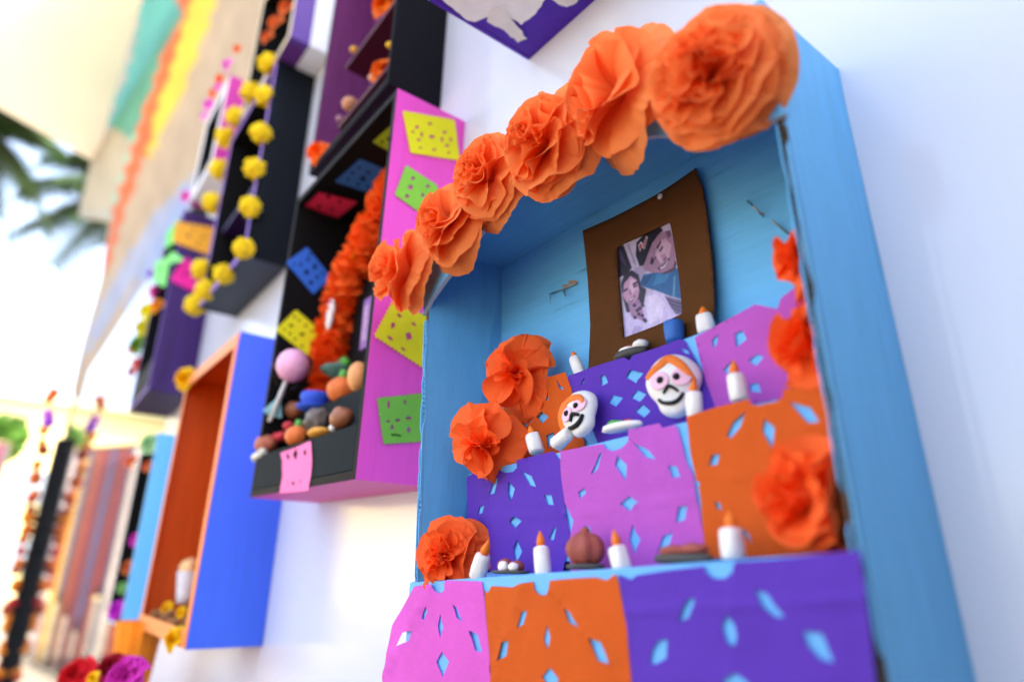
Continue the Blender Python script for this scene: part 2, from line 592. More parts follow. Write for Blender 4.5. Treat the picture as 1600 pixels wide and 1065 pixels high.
# ------------------------------------------------------------------ paper flowers
def flower(label, cat, c, axis, R, seed, mat, layers=9, ruf=1.0, rim=.022, group=None, name='paper_flower', depth=.55, seg=120, roll=0, wav=(2, 4, 9), xmax=None, lob=0):
    """tissue flower: stacked round sheets gathered at the middle, inner ones pulled up, every sheet wavy"""
    rnd = random.Random(seed)
    t = thing(name, label, cat, c, group)
    M = frame_of(axis) @ Matrix.Rotation(roll, 3, 'Z')
    NS = 9
    for k in range(layers):
        u = k / max(1, layers - 1)
        al0 = radians(-12 + 106 * u ** .8)
        tq = Matrix.Rotation(rnd.uniform(-.16, .16), 3, 'X') @ Matrix.Rotation(rnd.uniform(-.16, .16), 3, 'Y')
        L = R * (.74 + .12 * u + .14 * u ** 4) * rnd.uniform(.96, 1.03)
        ph = [rnd.uniform(0, 6.28) for _ in range(8)]
        off = Vector((rnd.uniform(-.06, .06), rnd.uniform(-.06, .06), 0)) * R
        a1 = ruf * (.36 - .24 * u)
        mb = MB()
        V = []
        for j in range(NS + 1):
            s = j / NS
            for i in range(seg):
                th = 2 * pi * i / seg
                wv = (sin(wav[0] * th + ph[0]) * .8 + sin(wav[1] * th + ph[1]) * .55 + sin(wav[2] * th + ph[2]) * .22 + .5 * sin(th + ph[5]))
                wv2 = sin(wav[0] * th + ph[3] + .6) * .5 + sin(wav[2] * th + ph[4]) * .4
                a = al0 + a1 * wv * s ** 1.1 + .012 * s * u * sin(27 * th + ph[7])
                a = max(a, radians(-24))
                bend = a * (.55 + .45 * s)
                l = L * s * (1 + lob * (sin(3 * th + ph[1]) + .6 * sin(2 * th + ph[2])) * s) * (1 + rim * (sin(23 * th + ph[6]) * .1 + noise.noise(Vector((cos(th) * 5, sin(th) * 5, seed + k))) * .9) * s ** 4)
                th2 = th + ruf * .22 * wv2 * s * (1 - .4 * u)
                rr = l * sin(bend) + R * .012
                zz = l * cos(bend) * depth * 1.7 + R * .02 * (layers - k)
                V.append(c + M @ (tq @ Vector((rr * cos(th2), rr * sin(th2), zz)) + off * s))
        if xmax is not None:                # pressed flat against the wall it is glued to
            for v in V:
                v.x = min(v.x, xmax - .0002 * k)
        f = [(j * seg + i, j * seg + (i + 1) % seg, (j + 1) * seg + (i + 1) % seg, (j + 1) * seg + i) for j in range(NS) for i in range(seg)]
        mb.add(V, f)
        mb.build('tissue_layer', mat, t, smooth=True)
    return t
def pflower(label, px, py, y, R, axis, seed, mat=None, **k):
    return flower(label, 'paper flower', hit(px, py, y), Vector(axis), R * S, seed, mat or M_orange_t, **k)

# ------------------------------------------------------------------ the sky-blue shrine box
YF = -.2327
sb = thing('shrine_box', 'sky blue painted shoebox shrine with arched front and three tiers, largest and nearest', 'shrine box', U(-.87, 0, -.55))
def UQ(l):
    return [U(*p) for p in l]
ZB, ZT = -.55, .849
def xl(z, y=YF):
    return (-1.353 - .047 * (z + .014) / .86) if y < -.1 else (-1.352 - .022 * (z + .014) / .86)
def xr(z):
    return -.382 + (.849 - z) * .0228
t_ = .014
cuboid((-1.373, -.007, ZB), (-.38, -.0005, ZT - .002), lambda p: U(*p)).build('back_panel', M_skyb, sb, bevel=.0004)
hexa(UQ([(xl(ZB), YF + .007, ZB), (xl(ZB) + t_, YF + .007, ZB), (xl(ZB, 0) + t_, -.0063, ZB), (xl(ZB, 0), -.0063, ZB),
         (xl(ZT), YF + .007, ZT), (xl(ZT) + t_, YF + .007, ZT), (xl(ZT, 0) + t_, -.0063, ZT), (xl(ZT, 0), -.0063, ZT)]), [0, 0, 1, 0, 0, 0]).build('side_panel', [M_sky, M_kraft], sb)
hexa(UQ([(xr(ZB) - t_, YF + .007, ZB), (xr(ZB), YF + .007, ZB), (xr(ZB), -.0005, ZB), (xr(ZB) - t_, -.008, ZB),
         (xr(ZT) - t_, YF + .007, ZT), (xr(ZT), YF + .007, ZT), (xr(ZT), -.0005, ZT), (xr(ZT) - t_, -.008, ZT)]), [0, 0, 1, 0, 0, 0]).build('side_panel', [M_sky, M_kraft], sb)
hexa(UQ([(xl(ZT) + t_ + .001, YF + .012, ZT - t_), (xr(ZT) - t_ - .001, YF + .012, ZT - t_), (xr(ZT) - t_ - .001, -.008, ZT - t_), (xl(ZT) + t_ + .001, -.008, ZT - t_),
         (xl(ZT) + t_ + .001, YF + .012, ZT), (xr(ZT) - t_ - .001, YF + .012, ZT), (xr(ZT) - t_ - .001, -.008, ZT), (xl(ZT) + t_ + .001, -.008, ZT)])).build('top_panel', M_skyb, sb)
def flute(x_of, za, zb, torn, seed):
    """open corrugated edge: two liners and the wave between them"""
    rnd = random.Random(seed)
    mb = MB()
    n = int((zb - za) / .0016)
    rows = []
    for i in range(n + 1):
        z = za + (zb - za) * i / n
        x = x_of(z)
        e = [YF + torn * max(0, noise.noise(Vector((z * 18, s_ * 5.3, seed)))) * .02 for s_ in range(3)]
        wv = .5 + .42 * sin(z * 2 * pi / .0125)
        rows.append([(x + .001, e[0]), (x + .0032, e[0]), (x + .0032 + (t_ - .0064) * wv, e[1] + .001), (x + t_ - .0032, e[2]), (x + t_ - .001, e[2])])
    for c, (a, b, mi) in enumerate(((0, 1, 0), (2, 2, 1), (3, 4, 0))):
        V, f = [], []
        for i in range(n + 1):
            z = za + (zb - za) * i / n
            r = rows[i]
            if a == b:
                V += [U(r[a][0], r[a][1], z), U(r[a][0] + .0012, r[a][1], z), U(r[a][0] + .0012, YF + .01, z), U(r[a][0], YF + .01, z)]
            else:
                V += [U(r[a][0], r[a][1], z), U(r[b][0], r[b][1], z), U(r[b][0], YF + .0071, z), U(r[a][0], YF + .0071, z)]
        for i in range(n):
            for q in range(4):
                f.append((i * 4 + q, i * 4 + (q + 1) % 4, i * 4 + 4 + (q + 1) % 4, i * 4 + 4 + q))
        mb.add(V, f, mi)
    return mb
flute(lambda z: xl(z), -.01, .62, .5, 1).build('corrugated_edge', [M_sky, M_lblue], sb)
flute(lambda z: xr(z) - t_, ZB, .62, 1.0, 9).build('corrugated_edge', [M_sky, M_kraft], sb)
# arched front
arch = [(660, 492), (672, 468), (695, 436), (722, 402), (752, 362), (792, 318), (835, 280), (885, 250), (948, 224), (1020, 212), (1090, 212), (1150, 204), (1195, 191), (1227, 177)]
ap = [hit(*p, YF - .003) for p in arch]
poly = ap + UQ([(xr(.63), YF - .003, .63), (xr(ZT), YF - .003, ZT + .001), (xl(ZT), YF - .003, ZT + .001), (xl(.64), YF - .003, .64)])
prism(poly, Vector((0, .012 * S, 0)), [0, 0] + [1] * 13 + [0] * 5).build('arched_front', [M_sky, paint('arch cut edge', 'B9C6D6')], sb)
# three tiers
def tier(y0, y1, fl, fr, zbl, zbr, zb):
    return hexa(UQ([(fl[0], y0, zb), (fr[0], y0, zb), (fr[0], y1, zb), (fl[0], y1, zb), (fl[0], y0, fl[1]), (fr[0], y0, fr[1]), (fr[0], y1, zbr), (fl[0], y1, zbl)]))
M_tier = paint('sky blue painted tier', '5EAEE6', stretch=(.2, 1, 1))
tier(YF - .002, -.008, (-1.37, -.014), (xr(0) - t_ - .001, .033), .055, .045, ZB).build('step', M_tier, sb, bevel=.0006)
tier(-.144, -.009, (-1.283, .226), (xr(.2) - t_ - .002, .25), .235, .258, .03).build('step', M_tier, sb, bevel=.0006)
tier(-.072, -.010, (-1.25, .39), (xr(.4) - t_ - .003, .43), .40, .44, .22).build('step', M_tier, sb, bevel=.0006)
# wire ends and torn scraps poking through the back panel
def wire(pts, r=.0019, lab=None):
    mb = MB()
    tube(mb, [p for p in pts], r * S, 6)
    return mb.build('bent_staple', M_metal, sb, smooth=True)
yb = -.012
wire([hit(*cB(p), y) for p, y in (((690, 290), -.03), ((686, 248), -.014), ((755, 222), -.013), ((820, 195), -.012))])
wire([hit(*cB(p), y) for p, y in (((752, 226), -.013), ((762, 258), -.03))])
wire([hit(*cA(p), y) for p, y in (((1253, 668), -.014), ((1275, 690), -.03), ((1308, 722), -.014))])
wire([hit(*cA(p), y) for p, y in (((1332, 730), -.022), ((1345, 742), -.016), ((1390, 778), -.014))])
for q, r in (((765, 210), 16), ((800, 193), 22), ((1300, 712), 8)):
    f_ = cB if q[0] < 1000 else cA
    sheet('torn_scrap', pmat('torn card', '9C8266', rough=.95), [(q[0] + r * cos(a) * (1 + .3 * sin(3 * a + r)), q[1] + r * .6 * sin(a)) for a in [i * .63 for i in range(10)]],
          lambda x, y: hit(x, y, -.0085), f_, step=12, amp=.0002, parent=sb)

# ---- draped cut tissue papers on the tiers
def Y(v):
    return lambda x, y: hit(x, y, v)
TG = 'cut tissue papers draped over the tiers'
def picado(label, mat, outline, y, tr, holes, lift=.0003, **k):
    k['amp'] = k.get('amp', .0006) * .5
    k['creases'] = [(a, b, h * 1.7, wd * .55) for a, b, h, wd in k.get('creases', ())]
    o = sheet('cut_paper', mat, outline, Y(y), tr, holes, lift=lift, **k)
    return tag(o, label, 'paper banner', TG)
picado('pink cut paper at left end of the lowest tier, its edge flaring past the box', M_pink_t,
       [(135, 652), (214, 640), (222, 668), (245, 682), (266, 668), (270, 625), (425, 630), (440, 720), (455, 900), (468, 1060), (470, 1260), (-12, 1260), (0, 1060), (14, 940), (40, 820), (100, 715)],
       YF - .0036, cE,
       [[(185, 737), (190, 760), (177, 795), (168, 790), (172, 765)], [(247, 770), (260, 830), (247, 872), (236, 822)], [(303, 728), (325, 742), (348, 803), (320, 787)],
        [(377, 840), (410, 857), (430, 935), (400, 928)], [(255, 932), (285, 975), (257, 1040), (230, 975)], [(85, 850), (125, 843), (110, 887), (62, 908)]],
       step=26, amp=.0009, freq=55, creases=[((215, 640), (150, 760), .0012, 14), ((150, 640), (165, 1200), .0009, 12), ((270, 640), (370, 830), .0007, 12)])
picado('orange cut paper in the middle of the lowest tier, under the candle tips', M_rust_t,
       [(440, 668), (455, 680), (470, 650), (520, 652), (560, 655), (590, 640), (648, 630), (655, 668), (680, 690), (705, 688), (720, 660), (722, 626), (850, 615), (920, 612), (965, 625), (1005, 597), (1020, 640), (1055, 830), (1075, 1060), (1085, 1260), (470, 1260), (467, 1060), (452, 850)],
       YF - .0030, cE,
       [[(598, 760), (622, 755), (605, 815), (578, 832)], [(780, 740), (815, 765), (848, 828), (803, 807)], [(707, 815), (722, 870), (710, 922), (693, 880)],
        [(515, 890), (545, 885), (535, 950), (498, 972)], [(890, 872), (940, 890), (985, 987), (928, 972)], [(720, 1000), (760, 1050), (730, 1110), (687, 1040)]],
       step=26, amp=.0008, freq=50, creases=[((590, 690), (530, 880), .0008, 14), ((760, 700), (900, 880), .0008, 14)])
picado('wide purple cut paper hanging from the right end of the lowest tier', M_purple_t,
       [(28, 425), (100, 455), (130, 430), (330, 400), (515, 377), (530, 420), (570, 448), (630, 448), (672, 415), (690, 352), (900, 338), (1385, 290), (1400, 300), (1440, 560), (1490, 1040), (1520, 1300), (115, 1300), (108, 1040), (75, 700)],
       YF - .0034, cG,
       [[(430, 560), (465, 560), (460, 600), (428, 670), (370, 695), (395, 610)], [(645, 650), (690, 705), (702, 770), (690, 833), (645, 810), (615, 720)],
        [(800, 512), (870, 530), (970, 665), (922, 668), (850, 610)], [(255, 800), (308, 790), (300, 900), (240, 932), (207, 930), (220, 850)],
        [(1070, 745), (1185, 758), (1255, 925), (1172, 903), (1105, 830)], [(690, 980), (775, 1045), (700, 1110), (610, 1030)]],
       step=34, amp=.0008, freq=45, creases=[((0, 640), (1500, 560), .0005, 30), ((690, 400), (660, 1040), .0005, 20)])
picado('purple cut paper on the left of the middle tier beside the orange rosettes', M_purple_t,
       [(360, 182), (400, 157), (495, 137), (505, 152), (530, 162), (560, 158), (578, 140), (576, 108), (735, 68), (770, 120), (785, 300), (806, 420), (790, 520), (775, 600), (750, 640), (360, 640), (362, 330)],
       -.1450, cE,
       [[(480, 188), (496, 182), (480, 250), (456, 256)], [(545, 200), (568, 230), (555, 286), (540, 250)], [(598, 155), (640, 175), (660, 222), (633, 216)],
        [(695, 255), (727, 258), (738, 300), (708, 298)], [(415, 308), (438, 300), (428, 336), (408, 340)], [(570, 348), (599, 370), (572, 400), (546, 372)],
        [(578, 450), (599, 500), (575, 552), (563, 500)], [(735, 400), (749, 397), (738, 452), (716, 447)]],
       step=20, amp=.0007, freq=70, creases=[((360, 350), (790, 345), .0007, 10), ((540, 150), (585, 640), .0007, 10)])
picado('magenta cut paper in the middle of the middle tier behind the clay bun', M_magenta_t,
       [(876, 705), (943, 693), (947, 700), (958, 705), (972, 700), (983, 690), (984, 671), (1031, 661), (1036, 668), (1058, 664), (1066, 690), (1073, 720), (1084, 742), (1094, 800), (1102, 845), (1100, 885), (893, 893), (890, 845), (897, 812), (884, 786), (878, 745)],
       -.1454, cPX,
       [[cF(p) for p in h] for h in ([(110, 325), (190, 362), (240, 420), (178, 405)], [(22, 395), (75, 450), (68, 537), (8, 450)], [(300, 450), (350, 455), (370, 512), (328, 520)],
        [(90, 618), (140, 655), (90, 704), (38, 660)], [(360, 680), (407, 671), (395, 750), (343, 770)], [(105, 775), (150, 860), (120, 947), (86, 860)], [(275, 838), (327, 820), (305, 905), (240, 932)])] +
       [[cE(p) for p in h] for h in ([(935, 78), (945, 75), (925, 150), (896, 170)], [(870, 225), (876, 250), (850, 272), (842, 245)], [(870, 385), (897, 400), (897, 427), (877, 412)])],
       step=9, amp=.0007, freq=70, creases=[((878, 805), (1095, 775), .0007, 5), ((985, 660), (1000, 890), .0006, 5)])
picado('rust orange cut paper on the right of the middle tier behind a tall candle', M_rust_t,
       [cF(p) for p in ((405, 182), (560, 130), (752, 82), (760, 112), (800, 118), (900, 98), (938, 70), (940, 28), (1225, 2), (1250, 200), (1290, 500), (1318, 830), (1318, 930), (1110, 950), (505, 965), (500, 850), (483, 640), (470, 570), (482, 550), (460, 530), (430, 400))],
       -.1458, cPX,
       [[cF(p) for p in h] for h in ([(735, 150), (702, 240), (652, 300), (626, 288), (658, 215)], [(835, 190), (893, 240), (880, 357), (823, 260)], [(972, 98), (1090, 130), (1142, 210), (1078, 217)],
        [(545, 393), (590, 383), (575, 447), (528, 452)], [(838, 530), (900, 463), (965, 488), (880, 512)], [(560, 650), (590, 658), (602, 697), (573, 690)], [(708, 783), (750, 830), (777, 887), (728, 840)])],
       step=10, amp=.0008, freq=55, creases=[((1095, 750), (1330, 730), .0006, 6), ((1200, 620), (1210, 870), .0005, 6)])
picado('purple cut paper on the top tier behind the two clay skulls', M_purple_t,
       [cC(p) for p in ((105, 562), (260, 505), (440, 450), (478, 470), (492, 440), (640, 392), (765, 345), (800, 348), (870, 470), (930, 580), (985, 720), (990, 830), (860, 880), (300, 990), (220, 800), (130, 640))],
       -.0730, cPX,
       [[cC(p) for p in h] for h in ([(185, 612), (217, 558), (206, 602)], [(303, 560), (332, 555), (346, 600), (306, 622)], [(453, 570), (480, 523), (557, 545), (515, 604)],
        [(350, 720), (375, 673), (437, 690), (395, 742)], [(483, 690), (520, 643), (577, 670), (535, 714)], [(508, 770), (550, 728), (602, 770), (560, 807)], [(640, 458), (692, 438), (665, 472)], [(775, 393), (822, 410), (832, 432), (800, 425)])],
       step=8, amp=.0006, freq=80, creases=[((880, 600), (1080, 560), .0006, 4), ((985, 560), (1040, 690), .0006, 4)])
picado('magenta cut paper on the right of the top tier by the right wall', M_magenta_t,
       [cC(p) for p in ((860, 332), (1100, 200), (1222, 135), (1352, 165), (1372, 100), (1448, 40), (1560, -20), (1630, 60), (1640, 480), (1700, 640), (985, 760), (975, 720), (920, 560))],
       -.0734, cPX,
       [[cC(p) for p in h] for h in ([(963, 345), (1002, 313), (990, 380), (968, 392)], [(1098, 310), (1147, 288), (1172, 345), (1108, 392)], [(1318, 295), (1387, 243), (1407, 310), (1343, 327)],
        [(1178, 470), (1230, 428), (1272, 450), (1225, 502)], [(1028, 525), (1082, 468), (1092, 530), (1060, 552)], [(1185, 608), (1240, 598), (1257, 660), (1190, 652)])],
       step=9, amp=.0006, freq=70, creases=[((1095, 600), (1290, 560), .0006, 5)])
picado('rust orange cut paper at the left end of the top tier beside the orange rosettes', M_rust_t,
       [(472, 778), (600, 700), (690, 655), (765, 630), (798, 715), (815, 900), (860, 965), (870, 1040), (530, 1070), (480, 960), (450, 860)],
       -.0742, cB,
       [[(655, 735), (681, 727), (685, 767), (651, 772)], [(532, 790), (565, 763), (589, 790), (555, 822)], [(629, 850), (655, 824), (686, 850), (655, 882)],
        [(555, 885), (573, 850), (607, 870), (575, 897)], [(569, 935), (591, 928), (601, 967), (574, 965)], [(674, 940), (712, 924), (716, 965), (680, 1002)], [(721, 663), (737, 690), (762, 717), (739, 715)]],
       step=20, amp=.0009, freq=70, creases=[((555, 800), (800, 860), .0008, 9), ((690, 655), (560, 1040), .0007, 9)])

# ---- picture frame
def bowf(p):                                # the card bows: pinned at the top, its sides springing forward
    x = (p[0] - 400) / 310
    y = (p[1] - 250) / 800
    return S * (.004 + .014 * x * x + .010 * max(0, y) ** 2)
fo = [(65, 390), (200, 318), (400, 205), (603, 80), (640, 180), (662, 300), (690, 480), (712, 700), (722, 900), (722, 1150), (106, 1180), (106, 850), (92, 650), (75, 480)]
fh = [(216, 470), (245, 445), (330, 405), (468, 337), (490, 440), (520, 620), (540, 790), (400, 850), (257, 908), (240, 760), (225, 600)]
pf = thing('picture_frame', 'brown card picture frame pinned to the blue back panel', 'picture frame', hit(1020, 575, -.012))
sheet('frame_card', M_brown_card, fo, Y(-.010), cD, [fh], step=24, amp=.0002, bow=bowf, parent=pf, solid=.0006)
PH = [([(0, 0), (900, 0), (900, 1100), (0, 1100)], 'CFC6DC'),
      ([(215, 465), (240, 450), (280, 560), (262, 590), (222, 610)], '3B3048'), ([(222, 470), (232, 480), (258, 560), (225, 520)], '6A5C7C'),
      ([(262, 440), (300, 545), (296, 552), (256, 446)], 'A79CBA'), ([(290, 560), (350, 545), (350, 600), (320, 640), (290, 600)], 'B8AECB'),
      # denim shirt
      ([(318, 640), (335, 595), (400, 580), (500, 560), (525, 600), (540, 720), (470, 700), (400, 672), (330, 652)], '2F7FB0'),
      ([(400, 590), (470, 580), (440, 630), (380, 650)], '4A97C4'), ([(486, 600), (492, 600), (488, 705), (482, 700)], '8EB8C8'),
      ([(330, 610), (380, 590), (350, 645), (325, 648)], '236A98'),
      # face of the man
      ([(345, 575), (330, 555), (345, 500), (400, 400), (430, 382), (465, 380), (486, 430), (497, 505), (480, 560), (430, 585), (380, 585)], 'B795AE'),
      ([(440, 380), (463, 376), (472, 400), (455, 415), (445, 400)], '8E6A88'),
      ([(405, 430), (440, 415), (470, 450), (460, 510), (420, 540), (390, 500)], 'D6B8CC'),
      ([(395, 462), (415, 425), (420, 432), (402, 470)], '4A3350'), ([(408, 478), (425, 452), (430, 458), (415, 482)], '35243C'),
      ([(372, 505), (388, 520), (378, 545), (366, 540)], '4A3350'), ([(382, 500), (398, 512), (392, 520)], '5B405E'),
      ([(418, 500), (440, 488), (446, 505), (428, 522)], 'C49CB8'), ([(428, 522), (446, 506), (449, 511), (432, 528)], '6A4666'),
      ([(402, 560), (430, 545), (460, 508), (463, 520), (440, 555), (412, 572)], '5B3A58'), ([(412, 560), (434, 549), (455, 520), (456, 527), (438, 556), (418, 567)], 'E8DCE8'),
      ([(420, 590), (480, 560), (490, 520), (500, 540), (488, 575), (440, 592)], '7A5674'),
      # cap
      ([(316, 552), (298, 500), (300, 440), (335, 395), (415, 360), (428, 378), (402, 400), (375, 440), (352, 500), (335, 548)], '3A3348'),
      ([(316, 552), (335, 548), (352, 500), (375, 440), (402, 400), (395, 398), (365, 430), (340, 490), (325, 540)], '221C2E'),
      ([(308, 452), (322, 430), (332, 445), (346, 402), (354, 410), (338, 470), (326, 458), (318, 484)], 'E6DCE6'),
      ([(312, 456), (322, 440), (332, 454), (346, 412), (350, 416), (336, 462), (326, 448), (319, 474)], 'B03048'),
      # woman
      ([(232, 640), (245, 595), (280, 572), (312, 595), (325, 650), (350, 665), (345, 700), (335, 770), (322, 730), (300, 780), (260, 780), (240, 700)], '4A3450'),
      ([(240, 700), (245, 640), (275, 600), (305, 620), (318, 670), (312, 710), (288, 740), (258, 730)], 'CFA9C4'),
      ([(272, 620), (296, 620), (305, 660), (285, 690), (268, 660)], 'E2C4DA'),
      ([(243, 672), (262, 660), (264, 667), (245, 682)], '3A2440'), ([(284, 640), (306, 626), (308, 634), (288, 650)], '3A2440'), ([(288, 652), (308, 640), (306, 650), (292, 660)], '4A3250'),
      ([(270, 660), (284, 690), (272, 696)], 'AF86A4'), ([(266, 722), (292, 700), (300, 690), (296, 712), (276, 730)], '6E4060'), ([(270, 721), (294, 702), (292, 710), (276, 725)], 'F0E4F0'),
      ([(265, 735), (315, 715), (355, 790), (345, 830), (285, 810)], 'B894B4'),
      # lace dress
      ([(245, 910), (252, 770), (282, 800), (345, 825), (335, 760), (360, 690), (390, 672), (440, 690), (470, 740), (545, 795), (400, 860), (257, 910)], 'D8CCEC'),
      ([(345, 700), (400, 690), (440, 730), (430, 800), (370, 840), (355, 780)], 'E6DCF4'),
      ([(300, 845), (340, 850), (320, 900), (280, 900)], 'C4B6DE'),
      ([(440, 698), (530, 722), (542, 792), (500, 790), (470, 750)], '8C7C9E'), ([(448, 712), (535, 738), (536, 746), (455, 720)], '5E4E70'), ([(458, 730), (540, 758), (540, 766), (464, 738)], '5E4E70'), ([(470, 748), (541, 778), (541, 785), (478, 756)], '5E4E70')]
for q in ((300, 805), (318, 788), (345, 815), (335, 795), (350, 822), (322, 760), (310, 770), (296, 745), (335, 745)):
    PH.append((ring(q[0], q[1], 9), '4E3C5C'))
ph_fn = flat(PH, .1)
def photo_col(p):
    cs = [ph_fn((p[0] + dx, p[1] + dy)) for dx, dy in ((0, 0), (2, 0), (-2, 0), (0, 2), (0, -2), (3, 3), (-3, 3), (3, -3), (-3, -3))]
    c = [sum(x) / 9 for x in zip(*cs)]
    k = 1 + .12 * noise.noise(Vector((p[0] * .08, p[1] * .08, 1))) + .10 * noise.noise(Vector((p[0] * .25, p[1] * .25, 4)))
    return tuple(min(1, .86 * x ** 1.45 * k) for x in c)
M_photo = pmat('photo print', 'FFFFFF', vcol=True, rough=.35, spec=.5, var=.0, bump=.02)
sheet('photograph', M_photo, [(205, 445), (475, 325), (550, 800), (245, 925)], Y(-.0095), cD, step=3.2, amp=0, bow=lambda p: bowf(p) - .0009, colour=photo_col, parent=pf)
pinp = hit(*cD((412, 210)), -.02)
mb = MB()
pr = 16 / 3.13 * mpp(pinp)
Tn = frame_of(Vector((0, -1, 0)))
lathe(mb, [(pr * .3, -pr * .6), (pr * .95, -.1 * pr), (pr, .1 * pr), (pr * .8, .35 * pr), (pr * .5, .55 * pr), (pr * .3, .6 * pr)], 16, lambda p: pinp + Tn @ p)
tag(mb.build('push_pin', pmat('clear plastic pin', 'C9C3BC', rough=.15, spec=.6), None, smooth=True), 'clear push pin at the top of the brown picture frame', 'pin')

# ---- orange tissue flowers along the arch
FG = 'orange tissue flowers along the arch'
pflower('lowest orange flower at the left foot of the arch, seen from its side', 652, 428, YF - .016, .120, (-.30, -1, -.02), 11, group=FG, layers=9, depth=.7, ruf=.9, wav=(2, 3, 8))
pflower('second orange flower from the left foot of the arch, with a broad flat back sheet', 720, 352, YF - .018, .120, (-.05, -1, .10), 12, group=FG, layers=10, ruf=.9)
pflower('third orange flower from the left along the arch, narrow and tightly gathered', 779, 284, YF - .016, .120, (.02, -1, -.05), 13, group=FG, layers=10)
pflower('fourth orange flower from the left along the arch, with upright parallel folds', 872, 230, YF - .020, .122, (-.08, -1, -.1), 14, group=FG, layers=12, wav=(2, 5, 9))
pflower('tall folded orange flower tucked behind the biggest flower on the arch', 985, 150, YF - .016, .130, (-.35, -1, -.02), 15, group=FG, layers=7, depth=.6, ruf=1.15, wav=(2, 3, 7))
pflower('biggest and nearest orange flower at the top right of the arch', 1122, 130, YF - .034, .112, (.22, -1, -.22), 16, group=FG, layers=14, ruf=1.15)
IG = 'deep orange crepe flowers inside the blue box'
pflower('crepe flower at the left end of the lowest tier behind a leaning candle', 708, 866, -.190, .088, (.55, -1, -.1), 21, M_orange_c, group=IG, layers=9, ruf=1.4, depth=.5, lob=.07)
pflower('wide folded crepe flower on the left end of the middle tier', 764, 694, -.155, .094, (.5, -1, -.1), 22, M_orange_c, group=IG, layers=6, ruf=2.0, wav=(2, 3, 7), depth=.5, rim=.06, lob=.13)
pflower('uppermost crepe flower in the left corner above the rust paper', 812, 586, -.095, .098, (.5, -1, -.05), 23, M_orange_c, group=IG, layers=6, ruf=2.0, wav=(2, 3, 7), depth=.5, rim=.06, lob=.13)
def wflower(label, px, py, R, axis, seed, **k):
    c = hitp(px, py, U(-.420, 0, 0), Vector((1, 0, 0)))
    return flower(label, 'paper flower', c, Vector(axis), R * S, seed, M_orange_c, group=IG, xmax=U(-.398, 0, 0).x, **k)
wflower('crepe flower against the right wall above the rust paper', 1296, 540, .082, (-1, -.7, .05), 24, layers=7, ruf=1.8, depth=.6, lob=.12)
wflower('large blurred crepe flower in the right corner of the lowest tier', 1316, 780, .086, (-1, -.65, .05), 25, layers=8, ruf=1.8, depth=.75, lob=.12)
wflower('thin crepe flower sticking out high on the right wall', 1262, 398, .060, (-1, -.35, .1), 26, layers=6, ruf=1.6, depth=.45, lob=.2)

# ---- clay candles, skulls, dishes
def candle(label, base, top, y, r, flame, lean=0, seed=0, lying=False):
    b = hit(*base, y)
    e = hit(*top, y)
    k = mpp(b)
    t = thing('clay_candle', label, 'candle', b, 'small white clay candles')
    ax = (e - b)
    L = ax.length
    M = frame_of(ax, Vector((0, 1, 0)))
    R = r * k
    T = lambda p: b + M @ p
    mb = MB()
    lathe(mb, [(R * .9, 0), (R, L * .06), (R * 1.02, L * .4), (R * .97, L * .85), (R * .86, L * .97), (R * .55, L * 1.01)], 22, T, wob=.22, seed=seed)
    mb.build('wax_body', M_white_clay, t, smooth=True)
    if flame:
        fl = flame * k
        mb = MB()
        prof = [(R * .30, L * .985), (R * .52, L + fl * .12), (R * .56, L + fl * .3), (R * .42, L + fl * .58), (R * .2, L + fl * .85), (R * .05, L + fl)]
        lathe(mb, prof, 14, lambda p: T(p + Vector((.12 * R * sin(p.z * 300 + seed), 0, 0))), wob=.08, seed=seed + 3)
        mb.build('flame', M_flame, t, smooth=True)
    return t
candle('leaning clay candle before the left crepe flower on the lowest tier', (745, 903), (756, 866), -.222, 13, 26, seed=1)
candle('clay candle left of the round clay bun on the lowest tier', (849, 899), (845, 853), -.215, 12.5, 24, seed=2)
candle('clay candle right of the round clay bun on the lowest tier', (973, 890), (964, 853), -.215, 14.5, 27, seed=3)
candle('tallest clay candle on the lowest tier before the rust orange paper', (1146, 873), (1141, 824), -.205, 18, 26, seed=4)
candle('clay candle standing on the middle tier under the rust paper at the left', (839, 706), (832, 678), -.125, 11.5, 17, seed=5)
candle('flameless white clay stub lying beside the left skull', (868, 694), (890, 676), -.13, 12, 0, seed=6)
candle('clay candle on the middle tier before the magenta paper', (1156, 626), (1149, 584), -.125, 14, 24, seed=7)
candle('clay candle pressed against the right cheek of the bigger skull', (1086, 652), (1084, 612), -.135, 12.5, 20, seed=8)
candle('clay candle on the top tier left of the brown frame', (908, 588), (897, 558), -.045, 9, 12, seed=9)
candle('clay candle with curled flame on the top tier before the brown frame', (1105, 520), (1099, 492), -.05, 14, 15, seed=10)

